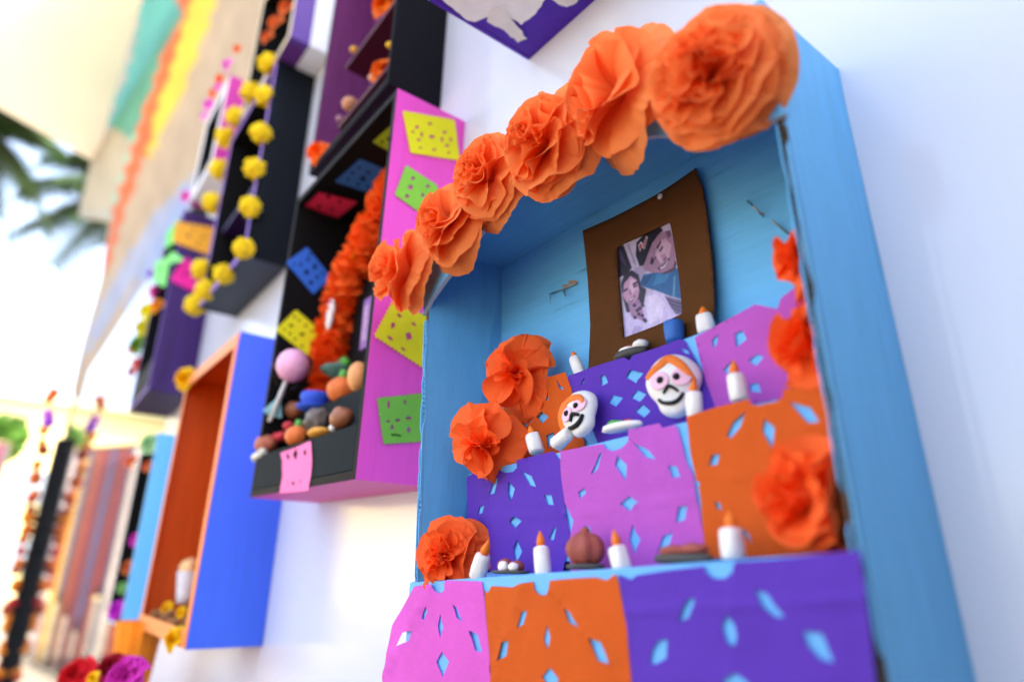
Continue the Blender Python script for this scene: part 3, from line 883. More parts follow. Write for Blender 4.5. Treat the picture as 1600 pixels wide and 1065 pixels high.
def skull(label, c, hgt, wid, yaw, roll, pitch, side, seed):
    """flat clay skull: domed cranium, narrow jaw, pink sockets, black eyes, nose and smile, orange fringe"""
    k = hgt / 2
    t = thing('clay_skull', label, 'skull', c - Vector((0, 0, k)), 'clay skulls on the middle tier')
    M = (Matrix.Rotation(yaw, 3, 'Z') @ Matrix.Rotation(pitch, 3, 'X') @ Matrix.Rotation(roll, 3, 'Y'))
    def wz(z):                              # half width against height, -1..1
        if z > -.15:
            return math.sqrt(max(0, 1 - ((z + .05 - .2) / .86) ** 2)) if z > .15 else 1 - .10 * ((.15 - z) / .3)
        return max(0, .9 - .28 * min(1, (-.15 - z) / .35)) * math.sqrt(max(0, 1 - max(0, (-.55 - z) / .45) ** 2))
    W, D = wid / 2, hgt * .24
    def surf(x, z, lift=0):                 # point of the face: x, z in -1..1
        w_ = max(.02, wz(z))
        q = max(0, 1 - min(1, abs(x) / w_) ** 2.4)
        return c + M @ Vector((x * W, -(D * w_ ** .5 * q ** .5) - lift, z * k))
    mb = MB()
    NZ, NA = 26, 30
    V = []
    for j in range(NZ + 1):
        z = -1 + 2 * j / NZ
        z = max(-.999, min(.999, math.sin(z * pi / 2)))
        w_ = max(.03, wz(z))
        for i in range(NA):
            a = 2 * pi * i / NA
            sx, sy = cos(a), sin(a)
            ex = abs(sx) ** .8 * (1 if sx > 0 else -1)
            dy = D * w_ ** .5 * (max(0, 1 - abs(ex) ** 2.4) ** .5) * (-1 if sy < 0 else .55)
            V.append(c + M @ Vector((ex * W * w_, dy, z * k)))
    f = [(j * NA + i, j * NA + (i + 1) % NA, (j + 1) * NA + (i + 1) % NA, (j + 1) * NA + i) for j in range(NZ) for i in range(NA)]
    f += [tuple(range(NA - 1, -1, -1)), tuple(range(NZ * NA, NZ * NA + NA))]
    mb.add(V, f)
    mb.build('head', M_white_clay, t, smooth=True, sub=1)
    def pad(name, x, z, rx, rz, lift, mat):
        mb = MB()
        p = surf(x, z)
        n = (M @ Vector((x * .5, -1, 0))).normalized()
        Q = frame_of(n)
        blob(mb, lambda v: p + Q @ v, (rx * W, rz * W, lift), 18, 8)
        mb.build(name, mat, t, smooth=True)
    for sx in (-1, 1):
        pad('eye_socket', sx * .38, .06,   .36, .34, .0005, clay('pink clay', 'F8C0D2'))
    for sx in (-1, 1):
        pad('eye', sx * .28 - .06, .07, .13, .14, .0022, clay('black clay', '141414'))
    MBK = clay('black clay', '141414')
    def stroke(name, pts, r, mat, lift=.0006):
        mb = MB()
        P = smooth_path([surf(x, z, lift) for x, z in pts], 5)
        tube(mb, P, [r * (.7 + .3 * sin(pi * i / (len(P) - 1))) for i in range(len(P))], 8)
        mb.build(name, mat, t, smooth=True)
    r0 = wid * (.033 if side > 0 else .046)
    stroke('nose', [(-.30, -.36), (-.12, -.20), (-.06, -.18), (.06, -.24), (.22, -.38)], r0, MBK)
    stroke('mouth', [(-.52, -.46), (-.36, -.62), (-.04, -.70), (.20, -.62), (.36, -.44)], r0 * 1.2, MBK)
    fr = [(-.86, .28), (-.6, .44), (-.3, .58), (-.02, .74), (.22, .62), (.44, .40), (.62, .12), (.76, -.12)] if side > 0 else [(.55, .02), (.50, .30), (.26, .50), (-.1, .62), (-.45, .52), (-.72, .30), (-.88, .02), (-.84, -.2)]
    mb = MB()
    P = smooth_path([surf(x, z, .0002) for x, z in fr], 6)
    n = len(P)
    k2, f2 = [], []
    Nf = (M @ Vector((0, -1, 0))).normalized()
    rr = [wid * (.055 + .03 * sin(pi * i / (n - 1)) + (.045 if side < 0 and i > n * .5 else 0)) for i in range(n)]
    for j, p in enumerate(P):
        d = (P[min(j + 1, n - 1)] - P[max(j - 1, 0)]).normalized()
        b_ = d.cross(Nf).normalized()
        for i in range(10):
            a = 2 * pi * i / 10
            k2.append(p + b_ * cos(a) * rr[j] + Nf * sin(a) * wid * .028)
    for j in range(n - 1):
        for i in range(10):
            f2.append((j * 10 + i, j * 10 + (i + 1) % 10, j * 10 + 10 + (i + 1) % 10, j * 10 + 10 + i))
    f2 += [tuple(range(9, -1, -1)), tuple(range((n - 1) * 10, n * 10))]
    mb.add(k2, f2)
    mb.build('fringe', M_flame, t, smooth=True)
    return t
c1 = hit(1054, 604, -.100)
skull('bigger clay skull with orange fringe facing out from the middle tier', c1, 104 * mpp(c1), 90 * mpp(c1), radians(24), radians(-5), radians(-10), 1, 1)
c2 = hit(908, 648, -.110)
skull('smaller tilted clay skull at the left beside the white dish', c2, 80 * mpp(c2), 74 * mpp(c2), radians(2), radians(-27), radians(-14), -1, 2)

def dish(label, c, rx, ry, h, mat, toppings, cat='dish', name='clay_plate', food='food'):
    t = thing(name, label, cat, c, 'little clay dishes in the blue box')
    mb = MB()
    T = lambda p: c + Vector((p.x * rx, p.y * ry, p.z * h))
    lathe(mb, [(.8, 0), (.98, .25), (1.0, .6), (.95, .95), (.86, 1.0), (.78, .85)], 26, T, wob=.08, seed=rx * 1e4)
    mb.build('plate', mat, t, smooth=True)
    for i, (dx, dy, dz, r, m_, amp) in enumerate(toppings):
        mb = MB()
        blob(mb, lambda p: c + Vector((dx * rx, dy * ry, h * .8 + dz)) + p, r, 18, 12, amp, 2, i + rx * 1000)
        mb.build(food, m_, t, smooth=True)
    return t
def at(px, py, y):
    p = hit(px, py, y)
    return p, mpp(p)
p, k = at(797, 896, -.205)
dish('flat dark dish with two small red and white breads near the left crepe flower', p, 40 * k, 22 * k, 5 * k, M_dark,
     [(-.35, 0, 8 * k, (13 * k, 12 * k, 11 * k), M_bread, .15), (-.12, -.45, 6 * k, (9 * k, 8 * k, 9 * k), M_white_clay, .1), (.35, .1, 7 * k, (12 * k, 12 * k, 9 * k), M_bread, .15), (.45, -.35, 6 * k, (9 * k, 8 * k, 7 * k), M_white_clay, .1)], food='bread')
p, k = at(915, 889, -.20)
t = dish('round ribbed clay bun on a dark dish between two candles', p, 37 * k, 24 * k, 8 * k, M_dark, [])
mb = MB()
blob(mb, lambda v: p + Vector((0, 0, 30 * k)) + v, (33 * k, 26 * k, 27 * k), 40, 16, .03, 2, 3, fn=lambda d, a, tt: Vector((d.x * (1 + .09 * cos(7 * a)), d.y * (1 + .09 * cos(7 * a)), d.z)))
mb.build('bun', M_bread, t, smooth=True)
mb = MB()
blob(mb, lambda v: p + Vector((0, 0, 57 * k)) + v, (9 * k, 8 * k, 7 * k), 14, 8, .1, 2, 2)
mb.build('knob', M_bread, t, smooth=True)
p, k = at(1067, 880, -.20)
dish('long dark dish of flat red meat at the foot of the rust paper', p, 54 * k, 22 * k, 14 * k, M_dark,
     [(-.3, 0, 8 * k, (28 * k, 14 * k, 9 * k), M_bread, .2), (.4, 0, 10 * k, (26 * k, 13 * k, 9 * k), M_bread, .2)], food='meat')
p, k = at(972, 672, -.125)
dish('white dish with green and red food right of the smaller skull', p, 40 * k, 18 * k, 10 * k, M_white_clay,
     [(-.35, 0, 4 * k, (17 * k, 10 * k, 6 * k), clay('green clay', '4FA63C'), .3), (.2, .1, 3 * k, (7 * k, 7 * k, 5 * k), clay('red clay', 'C8382C'), .2), (.45, -.1, 3 * k, (5 * k, 6 * k, 4 * k), clay('red clay', 'C8382C'), .2)], food='food')
p, k = at(985, 560, -.045)
dish('dark dish with white and red morsels before the bottom of the brown frame', p, 33 * k, 16 * k, 12 * k, M_dark,
     [(-.15, 0, 4 * k, (17 * k, 12 * k, 7 * k), M_white_clay, .15), (.65, 0, 8 * k, (14 * k, 11 * k, 7 * k), M_white_clay, .15), (-.1, .1, 9 * k, (12 * k, 8 * k, 4 * k), M_bread, .15), (.65, .1, 13 * k, (10 * k, 8 * k, 4 * k), M_bread, .1)], food='morsel')
p, k = at(1055, 534, -.045)
t = thing('blue_cup', 'small plain blue clay cup before the lower edge of the brown frame', 'cup', p, None)
mb = MB()
lathe(mb, [(13 * k, 0), (15 * k, 6 * k), (16 * k, 22 * k), (15.5 * k, 32 * k), (14 * k, 34 * k), (12.5 * k, 31 * k), (11 * k, 12 * k)], 24, lambda v: p + v, wob=.05)
mb.build('cup_body', clay('mid blue clay', '2E6CB8'), t, smooth=True)

# ------------------------------------------------------------------ the other boxes
class Box:
    def __init__(s, name, label, x0, x1, z0, z1, d, roll, outer, inner, rim, bottom=None, top=None, t=.018, right=None):
        s.x0, s.x1, s.z0, s.z1, s.d, s.t = x0, x1, z0, z1, d, t
        cx, cz = (x0 + x1) / 2, (z0 + z1) / 2
        ca, sa = cos(roll), sin(roll)
        s.T = lambda p: U(cx + (p[0] - cx) * ca - (p[2] - cz) * sa, p[1], cz + (p[0] - cx) * sa + (p[2] - cz) * ca)
        s.R = Matrix.Rotation(-roll, 3, 'Y')
        s.o = thing(name, label, 'shrine box', s.T((cx, 0, z0)), 'painted shoebox shrines on the wall')
        mats = [outer, inner, rim]
        def panel(n, a, b, inn, m0=None):   # inn: index of the inward face in HEXF order
            mm = [0] * 6
            mm[2] = 2                       # -y face shows the rim
            mm[inn] = 1
            cuboid(a, b, s.T, mm).build(n, [m0 or outer, inner, rim], s.o, bevel=.0006)
        e = .0005
        panel('back_panel', (x0 + t + e, -.008, z0 + t + e), (x1 - t - e, -.0005, z1 - t - e), 2)
        panel('side_panel', (x0, -d, z0), (x0 + t, -.0005, z1), 3)
        panel('side_panel', (x1 - t, -d, z0), (x1, -.0005, z1), 5, right)
        panel('top_panel', (x0 + t + e, -d + e, z1 - t), (x1 - t - e, -.0005, z1), 0, top)
        panel('bottom_panel', (x0 + t + e, -d + e, z0), (x1 - t - e, -.0005, z0 + t), 1, bottom)
    def part(s, n, a, b, m, bevel=.0006):
        return cuboid(a, b, s.T).build(n, m, s.o, bevel=bevel)
    def rightp(s, lift=.004):
        p0, n = s.T((s.x1 + lift, -.1, s.z0)), s.R @ Vector((1, 0, 0))
        return lambda px, py: hitp(px, py, p0, n)
    def leftp(s, lift=.004):
        p0, n = s.T((s.x0 + s.t + lift, -.1, s.z0)), s.R @ Vector((1, 0, 0))
        return lambda px, py: hitp(px, py, p0, n)
    def ceilp(s, lift=.004):
        p0, n = s.T((s.x0, -.1, s.z1 - s.t - lift)), s.R @ Vector((0, 0, 1))
        return lambda px, py: hitp(px, py, p0, n)
    def local(s, w):                        # world -> box survey coords (no roll correction needed for y)
        return (w - OFF) / S

# --- pink and black box
b2 = Box('shrine_box', 'hot pink shoebox shrine with black inside and yellow and green papers on its side', -2.5445, -1.6241, .2519, 1.5126, .2656, -.0281, M_pink, M_black, M_black, bottom=M_pinkb, t=.026)
PG = 'little cut papers glued to the pink box'
def stick(label, h, outline, place, tr, holes=(), step=30, n=Vector((1, 0, 0)), ser=(14, 7), transl=0, amp=.0003):
    mt = pmat('cut paper ' + h, h, rough=.7, spec=.2, var=.04, bump=.15)
    o = sheet('cut_paper', mt, serrate(outline, *ser) if ser else outline, place, tr, holes, step=step, amp=amp, freq=60, n=n)
    return tag(o, label, 'paper banner', PG)
R2 = b2.rightp()
XN = b2.R @ Vector((1, 0, 0))
stick('topmost yellow cut paper on the side of the pink box', 'F2EC2E', [(806, 562), (1062, 608), (1088, 806), (845, 768)], R2, cH,
      [ring(950, 690, 15, 6, 9), ring(875, 642, 12, 5, 8), ring(940, 625, 12, 5, 7), ring(1013, 668, 11, 5, 8), ring(1045, 705, 7, 6, 11), ring(1027, 735, 12, 5, 8), ring(962, 755, 12, 5, 6), ring(884, 705, 11, 5, 8), ring(900, 678, 6, 6, 14), ring(1001, 705, 6, 6, 14), ring(855, 665, 7, 5, 7), ring(892, 746, 8, 5, 6), ring(1035, 770, 8, 5, 6)], n=XN)
stick('upper green cut paper on the pink side, partly behind an orange flower', '8CD84C', [(822, 836), (975, 935), (985, 1060), (890, 1068), (765, 980)], R2, cH,
      [ring(842, 945, 13, 7), ring(855, 900, 10, 7), ring(905, 985, 10, 7), ring(825, 990, 11, 6), ring(930, 940, 10, 6)], n=XN, ser=(22, 5))
stick('lower yellow cut paper on the side of the pink box with diamond holes', 'F2EC2E', [(1040, 705), (1260, 800), (1250, 1130), (925, 918)], R2, cI,
      [[(1065, 778), (1085, 780), (1098, 800), (1075, 800)], [(1030, 838), (1055, 835), (1048, 865), (1028, 875)], [(1120, 905), (1150, 898), (1162, 935), (1130, 948)], [(1000, 918), (1030, 928), (1042, 950), (1015, 945)], [(1155, 830), (1180, 838), (1190, 858), (1165, 850)], [(1090, 990), (1112, 1000), (1122, 1020), (1098, 1012)]], n=XN, ser=(26, 12))
stick('lower green cut paper near the bottom of the pink side', '78C24C', [(874, 390), (1150, 360), (1150, 640), (912, 656)], R2, cJ,
      [ring(938, 425, 8, 6, 26), ring(1036, 412, 7, 6, 16), ring(936, 525, 11, 6, 9), ring(993, 518, 16, 6, 9), ring(1056, 505, 18, 6, 11), ring(960, 560, 9, 6, 16), ring(1058, 575, 11, 6, 18)], n=XN, ser=(26, 8))
mb = MB()
tube(mb, smooth_path([R2(*cJ(q)) + XN * .0006 for q in ((955, 600), (965, 608), (975, 602), (990, 606), (1010, 611))], 4), .0005, 6)
tag(mb.build('pen_scribble', M_black, None), 'short black pen scribble on the lower green paper', 'scribble')
C2, L2 = b2.ceilp(), b2.leftp()
stick('blue cut paper under the top of the pink box', '2F6FC0', [(465, 915), (590, 802), (725, 860), (642, 970)], C2, cH,
      [ring(603, 900, 14, 6), ring(630, 868, 14, 6, 7), ring(552, 870, 9, 6), ring(580, 930, 9, 6), ring(665, 910, 9, 6), ring(530, 905, 8, 6), ring(685, 885, 8, 6), ring(628, 940, 8, 6), ring(585, 845, 8, 6)], n=b2.R @ Vector((0, 0, -1)), ser=(20, 5))
stick('red pink cut paper under the top of the pink box beside the blue one', 'E8305C', [(482, 85), (570, 3), (808, 65), (682, 168)], C2, cI,
      [ring(628, 30, 14, 6), ring(568, 90, 12, 6), ring(700, 60, 12, 6), ring(650, 110, 10, 6)], n=b2.R @ Vector((0, 0, -1)), ser=(26, 6))
stick('lime green cut paper at the right under the top of the pink box', 'A8CC34', [(655, 715), (760, 622), (800, 700), (752, 768)], C2, cH,
      [ring(732, 700, 10, 6), ring(700, 715, 8, 6)], n=b2.R @ Vector((0, 0, -1)), ser=(20, 5))
stick('blue cut paper on the black inner left wall of the pink box', '2F6FD8', [(360, 450), (490, 356), (640, 545), (530, 650)], L2, cI,
      [ring(540, 478, 14, 6, 18), ring(488, 512, 14, 6, 18), ring(515, 580, 15, 6, 14), ring(497, 432, 11, 6), ring(450, 462, 9, 6, 12), ring(555, 545, 11, 6), ring(590, 520, 10, 6), ring(510, 402, 9, 6), ring(408, 462, 9, 6)], n=XN, ser=(18, 7))
stick('yellow cut paper on the black inner left wall of the pink box', 'E6E42E', [(292, 882), (420, 757), (620, 930), (520, 1062)], L2, cI,
      [ring(388, 855, 16, 6, 9), ring(458, 910, 18, 6, 11), ring(527, 965, 16, 6, 13), ring(380, 905, 9, 6), ring(410, 797, 9, 6), ring(482, 855, 9, 6), ring(522, 890, 9, 6), ring(568, 932, 11, 6), ring(412, 942, 9, 6), ring(458, 985, 9, 6), ring(345, 880, 8, 6), ring(440, 820, 8, 6)], n=XN, ser=(24, 9))
# front tray lip and inner steps
zl = b2.local(hit(554, 662, -.2656)).z
b2.part('front_lip', (b2.x0 + .027, -.2650, b2.z0 + .027), (b2.x1 - .027, -.2480, zl + .010), M_grey)
def z_at(px, py, y):
    return b2.local(hit(px, py, y)).z
zs1 = zl - .05
zs2 = z_at(535, 618, -.15)
b2.part('step', (b2.x0 + .027, -.2475, b2.z0 + .027), (b2.x1 - .027, -.15, zs1), M_black)
b2.part('step', (b2.x0 + .027, -.1495, b2.z0 + .027), (b2.x1 - .027, -.009, zs2), M_grey)
stick('pink cut paper hanging over the grey front lip of the pink box', 'FF78AE', [(300, 712), (390, 680), (480, 640), (490, 745), (482, 830), (465, 935), (380, 945), (295, 952), (310, 860), (312, 760)], Y(-.2665), cJ,
      [[(340, 710), (355, 735), (347, 757), (333, 730)], [(392, 685), (406, 715), (392, 757), (374, 722)], [(446, 688), (455, 708), (447, 732), (438, 712)], [(375, 880), (388, 892), (378, 905), (366, 892)], [(345, 880), (348, 895), (342, 905)], [(418, 868), (426, 880), (416, 895)]], n=-YN, ser=None, step=26, amp=.0006)
# orange crepe arch
gp = [hit(*q, -.045) for q in ((506, 640), (512, 600), (519, 560), (525, 520), (533, 480), (545, 442), (565, 400), (588, 360), (606, 326))]
gx = [Vector(v) for v in gp]
top_ = gp[-1]
ce = b2.T((-2.05, -.045, 0)).x
gp2 = gp + [Vector((top_.x + .03, top_.y, top_.z + .015))]
for v in reversed(gp[:-1]):
    gp2.append(Vector((min(2 * (top_.x + .03) - v.x, U(b2.x1 - .13, 0, 0).x), v.y, v.z)))
ga = thing('crepe_garland', 'thick ruffled orange crepe garland arching over the black inside of the pink box', 'garland', gp[0])
path = smooth_path(gp2, 7)
mb = MB()
rr = .066 * S
tube(mb, path, rr * .8, 10, amp=.3)
rnd = random.Random(4)
n = len(path)
for j in range(n):
    d = (path[min(j + 1, n - 1)] - path[max(j - 1, 0)]).normalized()
    Fm = frame_of(d, Vector((0, .3, 1)))
    for i in range(18):
        a = 2 * pi * i / 18 + rnd.uniform(-.2, .2)
        e = Fm @ Vector((cos(a), sin(a), rnd.uniform(-.5, .5)))
        q = path[j] + e * rr * .6
        s1 = Fm @ Vector((-sin(a), cos(a), rnd.uniform(-.6, .6)))
        L = rr * rnd.uniform(.25, .75)
        wd = rr * rnd.uniform(.35, .65)
        tip = q + e * L
        mb.add([q - s1 * wd * .5, q + s1 * wd * .5, tip + s1 * wd + d * rnd.uniform(-.3, .3) * rr, tip + e * rr * .12, tip - s1 * wd + d * rnd.uniform(-.3, .3) * rr], [(0, 1, 2, 3), (0, 3, 4)])
mb.build('crepe_ruffle', tissue('bright orange crepe paper', 'FF7430', transl=.25), ga, smooth=False)
yr = sheet('yellow_ribbon', pmat('yellow ribbon', 'F8B818', rough=.4), [(880, 115), (893, 150), (860, 240), (835, 300), (800, 400), (770, 440), (765, 420), (800, 320), (770, 260), (840, 190)], Y(-.092), cI, step=30, amp=.001)
tag(yr, 'shiny yellow ribbon on the orange crepe garland', 'ribbon')
p, k = at(516, 490, -.098)
t = thing('clay_skull', 'tiny white painted skull on the orange crepe garland', 'skull', p, None)
mb = MB()
blob(mb, lambda v: p + v, (13 * k, 6 * k, 27 * k), 20, 14, .05, 2, 1, fn=lambda d, a, tt: Vector((d.x * (1 if d.z > -.1 else .72), d.y, d.z)))
mb.build('head', M_white_clay, t, smooth=True)
for i, (dx, dz, h) in enumerate(((-4, 6, 'D8704A'), (4, 7, 'D8704A'), (0, -2, 'B04A8A'), (0, -10, 'D8704A'), (5, 17, 'E06AC0'))):
    mb = MB()
    blob(mb, lambda v: p + Vector((dx * k, -5.5 * k, dz * k)) + v, (2.8 * k, 1.5 * k, 3 * k), 10, 6)
    mb.build('painted_dot', clay('dot ' + h, h), t, smooth=True)
p, k = at(574, 505, -.05)
fr_ = thing('tiny_frame', 'little lilac framed picture in the shadow behind the pink wall edge', 'picture frame', p)
cuboid((-13, -3, -42), (13, 3, 42), lambda v: p + v * k).build('frame_card', paint('lilac card', '8A5AA0'), fr_)
cuboid((-8, -4, -30), (8, -3.1, 30), lambda v: p + v * k).build('picture', pmat('tiny print', 'B08AB0', var=.5, vscale=300), fr_)

# clay food in the pink box
CG = 'clay food in the pink box'
def lump(name, label, px, py, y, r, mat, amp=.06, cat='clay food', fn=None, seed=1, rotz=0, tilt=0, seg=24, base=True):
    q, k = at(px, py, y)
    r = tuple(c * 1.2 for c in r)
    Q = Matrix.Rotation(rotz, 3, 'Z') @ Matrix.Rotation(tilt, 3, 'Y')
    t = thing(name, label, cat, q - Vector((0, 0, r[2] * k)), CG)
    mb = MB()
    blob(mb, lambda v: q + Q @ v, (r[0] * k, r[1] * k, r[2] * k), seg, 14, amp, 2.2, seed, fn)
    mb.build('body', mat, t, smooth=True)
    return t, q, k
rib = lambda nn, aa: (lambda d, a, tt: Vector((d.x * (1 + aa * abs(cos(nn * a))), d.y * (1 + aa * abs(cos(nn * a))), d.z * (1 - .12 * (d.x * d.x + d.y * d.y < .1)))))
M_pump = clay('pumpkin orange clay', 'E8763A')
M_stem = clay('leaf green clay', '5CA84A')
def pumpkin(label, px, py, y, r):
    t, q, k = lump('clay_pumpkin', label, px, py, y, (r, r, r * .85), M_pump, .02, 'pumpkin', rib(4, -.08))
    mb = MB()
    tube(mb, [q + Vector((0, 0, r * .75 * k)), q + Vector((.03 * r * k, 0, r * 1.25 * k)), q + Vector((.1 * r * k, 0, r * 1.62 * k))], [r * .42 * k, r * .36 * k, r * .26 * k], 10)
    mb.build('stem', M_stem, t, smooth=True)
pumpkin('clay pumpkin with green stem standing higher in the pink box', 534, 609, -.13, 20)
pumpkin('clay pumpkin low at the front lip of the pink box', 464, 681, -.225, 16)
t, q, k = lump('clay_bread', 'pale orange clay bread at the black edge beside the upper pumpkin', 560, 588, -.12, (14, 14, 20), clay('pale orange clay', 'F0A468'), .08)
t = thing('clay_dish', 'green clay dish of food raised at the back of the pink box', 'dish', at(531, 576, -.07)[0], CG)
q, k = at(531, 584, -.07)
mb = MB()
lathe(mb, [(6 * k, -10 * k), (14 * k, -6 * k), (27 * k, 2 * k), (31 * k, 7 * k), (29 * k, 9 * k), (20 * k, 6 * k)], 26, lambda v: q + v, wob=.04)
mb.build('plate', clay('sage green clay', '4E7A6C'), t, smooth=True)
for i, (dx, dz, r, h) in enumerate(((-13, 12, (11, 8, 8), 'E08A3C'), (2, 14, (12, 8, 9), '8A5038'), (18, 15, (8, 7, 8), '4C9A38'), (26, 11, (8, 7, 6), '4C9A38'))):
    mb = MB()
    blob(mb, lambda v: q + Vector((dx * k, -2 * k, dz * k)) + v, [c * k for c in r], 16, 10, .25, 2.5, i)
    mb.build('food', clay('clay ' + h, h), t, smooth=True)
q, k = at(492, 628, -.15)
t = thing('blue_cup', 'royal blue clay cup on its saucer inside the pink box', 'cup', q - Vector((0, 0, 16 * k)), CG)
mb = MB()
lathe(mb, [(14 * k, -8 * k), (20 * k, -3 * k), (23 * k, 7 * k), (22 * k, 13 * k), (20 * k, 14 * k), (17 * k, 6 * k), (8 * k, 0)], 26, lambda v: q + v)
mb.build('cup_body', clay('royal blue clay', '2A56C8'), t, smooth=True)
mb = MB()
lathe(mb, [(15 * k, -15 * k), (27 * k, -10 * k), (28 * k, -7 * k), (26 * k, -6 * k), (12 * k, -9 * k)], 26, lambda v: q + v)
mb.build('saucer', clay('royal blue clay', '2A56C8'), t, smooth=True)
mb = MB()
tube(mb, smooth_path([q + Vector((-cos(a) * 8 * k - 21 * k, -4 * k, sin(a) * 8 * k + 2 * k)) for a in (-1.4, -.6, .3, 1.2)], 4), 3 * k, 8)
mb.build('handle', clay('royal blue clay', '2A56C8'), t, smooth=True)
lump('clay_bread', 'small round brown clay bread left of the blue cup', 460, 640, -.17, (16, 12, 11), M_cocoa, .08, seed=4)
lump('clay_bread', 'grey stone coloured clay mortar lump in the middle of the pink box', 495, 656, -.20, (20, 15, 15), clay('stone grey clay', '6E625C'), .3, seed=5)
t, q, k = lump('clay_bread', 'brown clay bun with raised cross strips at the right front of the pink box', 534, 653, -.215, (22, 15, 14), M_cocoa, .05, seed=6)
for s_ in (-1, 1):
    mb = MB()
    tube(mb, smooth_path([q + Vector((sx * 17 * k, -3 * k - 7 * k * cos(sx), 13 * k * cos(sx * 1.1) * .95 + s_ * 4 * k * sx)) for sx in (-1, -.5, 0, .5, 1)], 4), 3.2 * k, 8)
    mb.build('crust_strip', M_cocoa, t, smooth=True)
lump('clay_dish', 'yellow ochre clay dish under the grey lump', 499, 676, -.222, (22, 14, 7), clay('ochre clay', 'E09A3C'), .05, 'dish', seed=7)
lump('clay_bread', 'small white clay bit behind the brown bun', 520, 668, -.228, (6, 5, 5), M_white_clay, .1, seed=8)
for i, (px, py, lab) in enumerate(((451, 665, 'upper of three red clay berries'), (440, 681, 'left one of three red clay berries'), (432, 683, 'lowest red clay berry next to the speckled bowl'))):
    lump('clay_berry', lab + ' at the left of the pink box', px, py, -.21, (8, 7, 6), clay('berry red clay', 'C8323C'), .1, 'berry', seed=i)
t, q, k = lump('clay_bowl', 'speckled red brown clay bowl at the far left of the front lip', 416, 694, -.235, (20, 14, 13), clay('speckled clay', 'B4624A', var=.4, vscale=400), .12, 'bowl', seed=9)
mb = MB()
blob(mb, lambda v: q + Vector((0, 0, 13 * k)) + v, (9 * k, 7 * k, 4 * k), 12, 8, .2)
mb.build('leaf', M_stem, t, smooth=True)
q, k = at(405, 711, -.262)
t = thing('clay_bone', 'cream clay bone lying over the left end of the grey lip', 'bone', q, CG)
mb = MB()
tube(mb, [q + Vector((a * k, 0, b * k)) for a, b in ((-14, -2), (-6, 0), (8, 1), (16, 3))], [8 * k, 6 * k, 6 * k, 7.5 * k], 12, amp=.15)
mb.build('body', clay('cream clay', 'E4DCC8'), t, smooth=True)
# lollipop in clear wrapper
LW = lambda px, py, x: hitp(px, py, U(x, 0, 0), Vector((1, 0, 0)))
q = LW(457, 571, -2.40)
k = mpp(q)
e = LW(421, 658, -2.505)
t = thing('lollipop', 'pink wrapped lollipop leaning at the left inside the pink box', 'lollipop', e, None)
mb = MB()
blob(mb, lambda v: q + v, (24 * k, 24 * k, 26 * k), 26, 16)
mb.build('candy', clay('candy pink', 'FFB2D2', coat=.4), t, smooth=True)
mb = MB()
tube(mb, [q, q.lerp(e, .5), e], 3.4 * k, 10)
mb.build('stick', clay('paper stick', 'E8E4E0'), t, smooth=True)
film = bpy.data.materials.new('clear film')
film.use_nodes = True
fb_ = film.node_tree.nodes['Principled BSDF']
fb_.inputs['Transmission Weight'].default_value = 1
fb_.inputs['Roughness'].default_value = .08
fb_.inputs['IOR'].default_value = 1.03
fb_.inputs['Base Color'].default_value = (.97, .97, 1, 1)
fb_.inputs['Specular IOR Level'].default_value = .9
mb = MB()
M_ = frame_of(q - e, Vector((0, 1, 0)))
NS, NA = 14, 40
V = []
for j in range(NS + 1):
    s = j / NS
    L = (-62 + 90 * s) * k
    r = (5 + 24 * min(1, max(0, (s - .12) / .5)) ** 1.2) * k if s < .75 else 29 * k * math.sqrt(max(0.001, 1 - ((s - .75) / .25) ** 2))
    if s < .12:
        r = (5 + 9 * (.12 - s) / .12) * k
    for i in range(NA):
        a = 2 * pi * i / NA
        rr_ = r * (1 + .08 * sin(9 * a + s * 4) * (1.6 - s) + .05 * noise.noise(Vector((cos(a) * 3, sin(a) * 3, s * 8))))
        V.append(q + M_ @ Vector((rr_ * cos(a), rr_ * sin(a), L)))
mb.add(V, [(j * NA + i, j * NA + (i + 1) % NA, (j + 1) * NA + (i + 1) % NA, (j + 1) * NA + i) for j in range(NS) for i in range(NA)])
mb.build('wrapper', film, t, smooth=True)
mb = MB()
kp = q.lerp(e, .58)
for i in range(7):
    a = i * .9
    d = (e - q).normalized()
    sd_ = M_ @ Vector((cos(a), sin(a), 0))
    mb.add([kp + sd_ * 3 * k, kp + sd_ * 5 * k + d * 6 * k, kp + sd_ * 16 * k + d * 26 * k, kp + sd_ * 10 * k + d * 30 * k], [(0, 1, 2, 3)])
mb.build('ribbon_tie', pmat('teal ribbon', '9FD4D8', rough=.3, transl=.4), t)

# --- royal blue box with orange inside
b3 = Box('shrine_box', 'royal blue shoebox shrine with orange inside below the dark violet box', -4.024, -2.9875, -.2768, 1.0503, .2985, -.0142, M_royal, M_dorange, M_peach, t=.022)
rt = .05
for a, b in (((b3.x0 + .03, -.303, b3.z1 - rt - .02), (b3.x1 - .001, -.299, b3.z1 - .024)), ((b3.x0 + .03, -.303, b3.z0 + .07), (b3.x0 + .06, -.299, b3.z1 - rt - .021)),
             ((b3.x1 - .045, -.303, b3.z0 + .07), (b3.x1 - .001, -.299, b3.z1 - rt - .021))):
    b3.part('front_trim', a, b, M_peach)
b3.part('front_lip', (b3.x0 + .0, -.304, b3.z0 + .004), (b3.x1 - .001, -.299, b3.z0 + .069), M_peach)
def pom(mb, c, r, seed, seg=30):
    blob(mb, lambda v: c + v, (r, r, r), seg, seg * 2 // 3, .42, 3.2, seed)
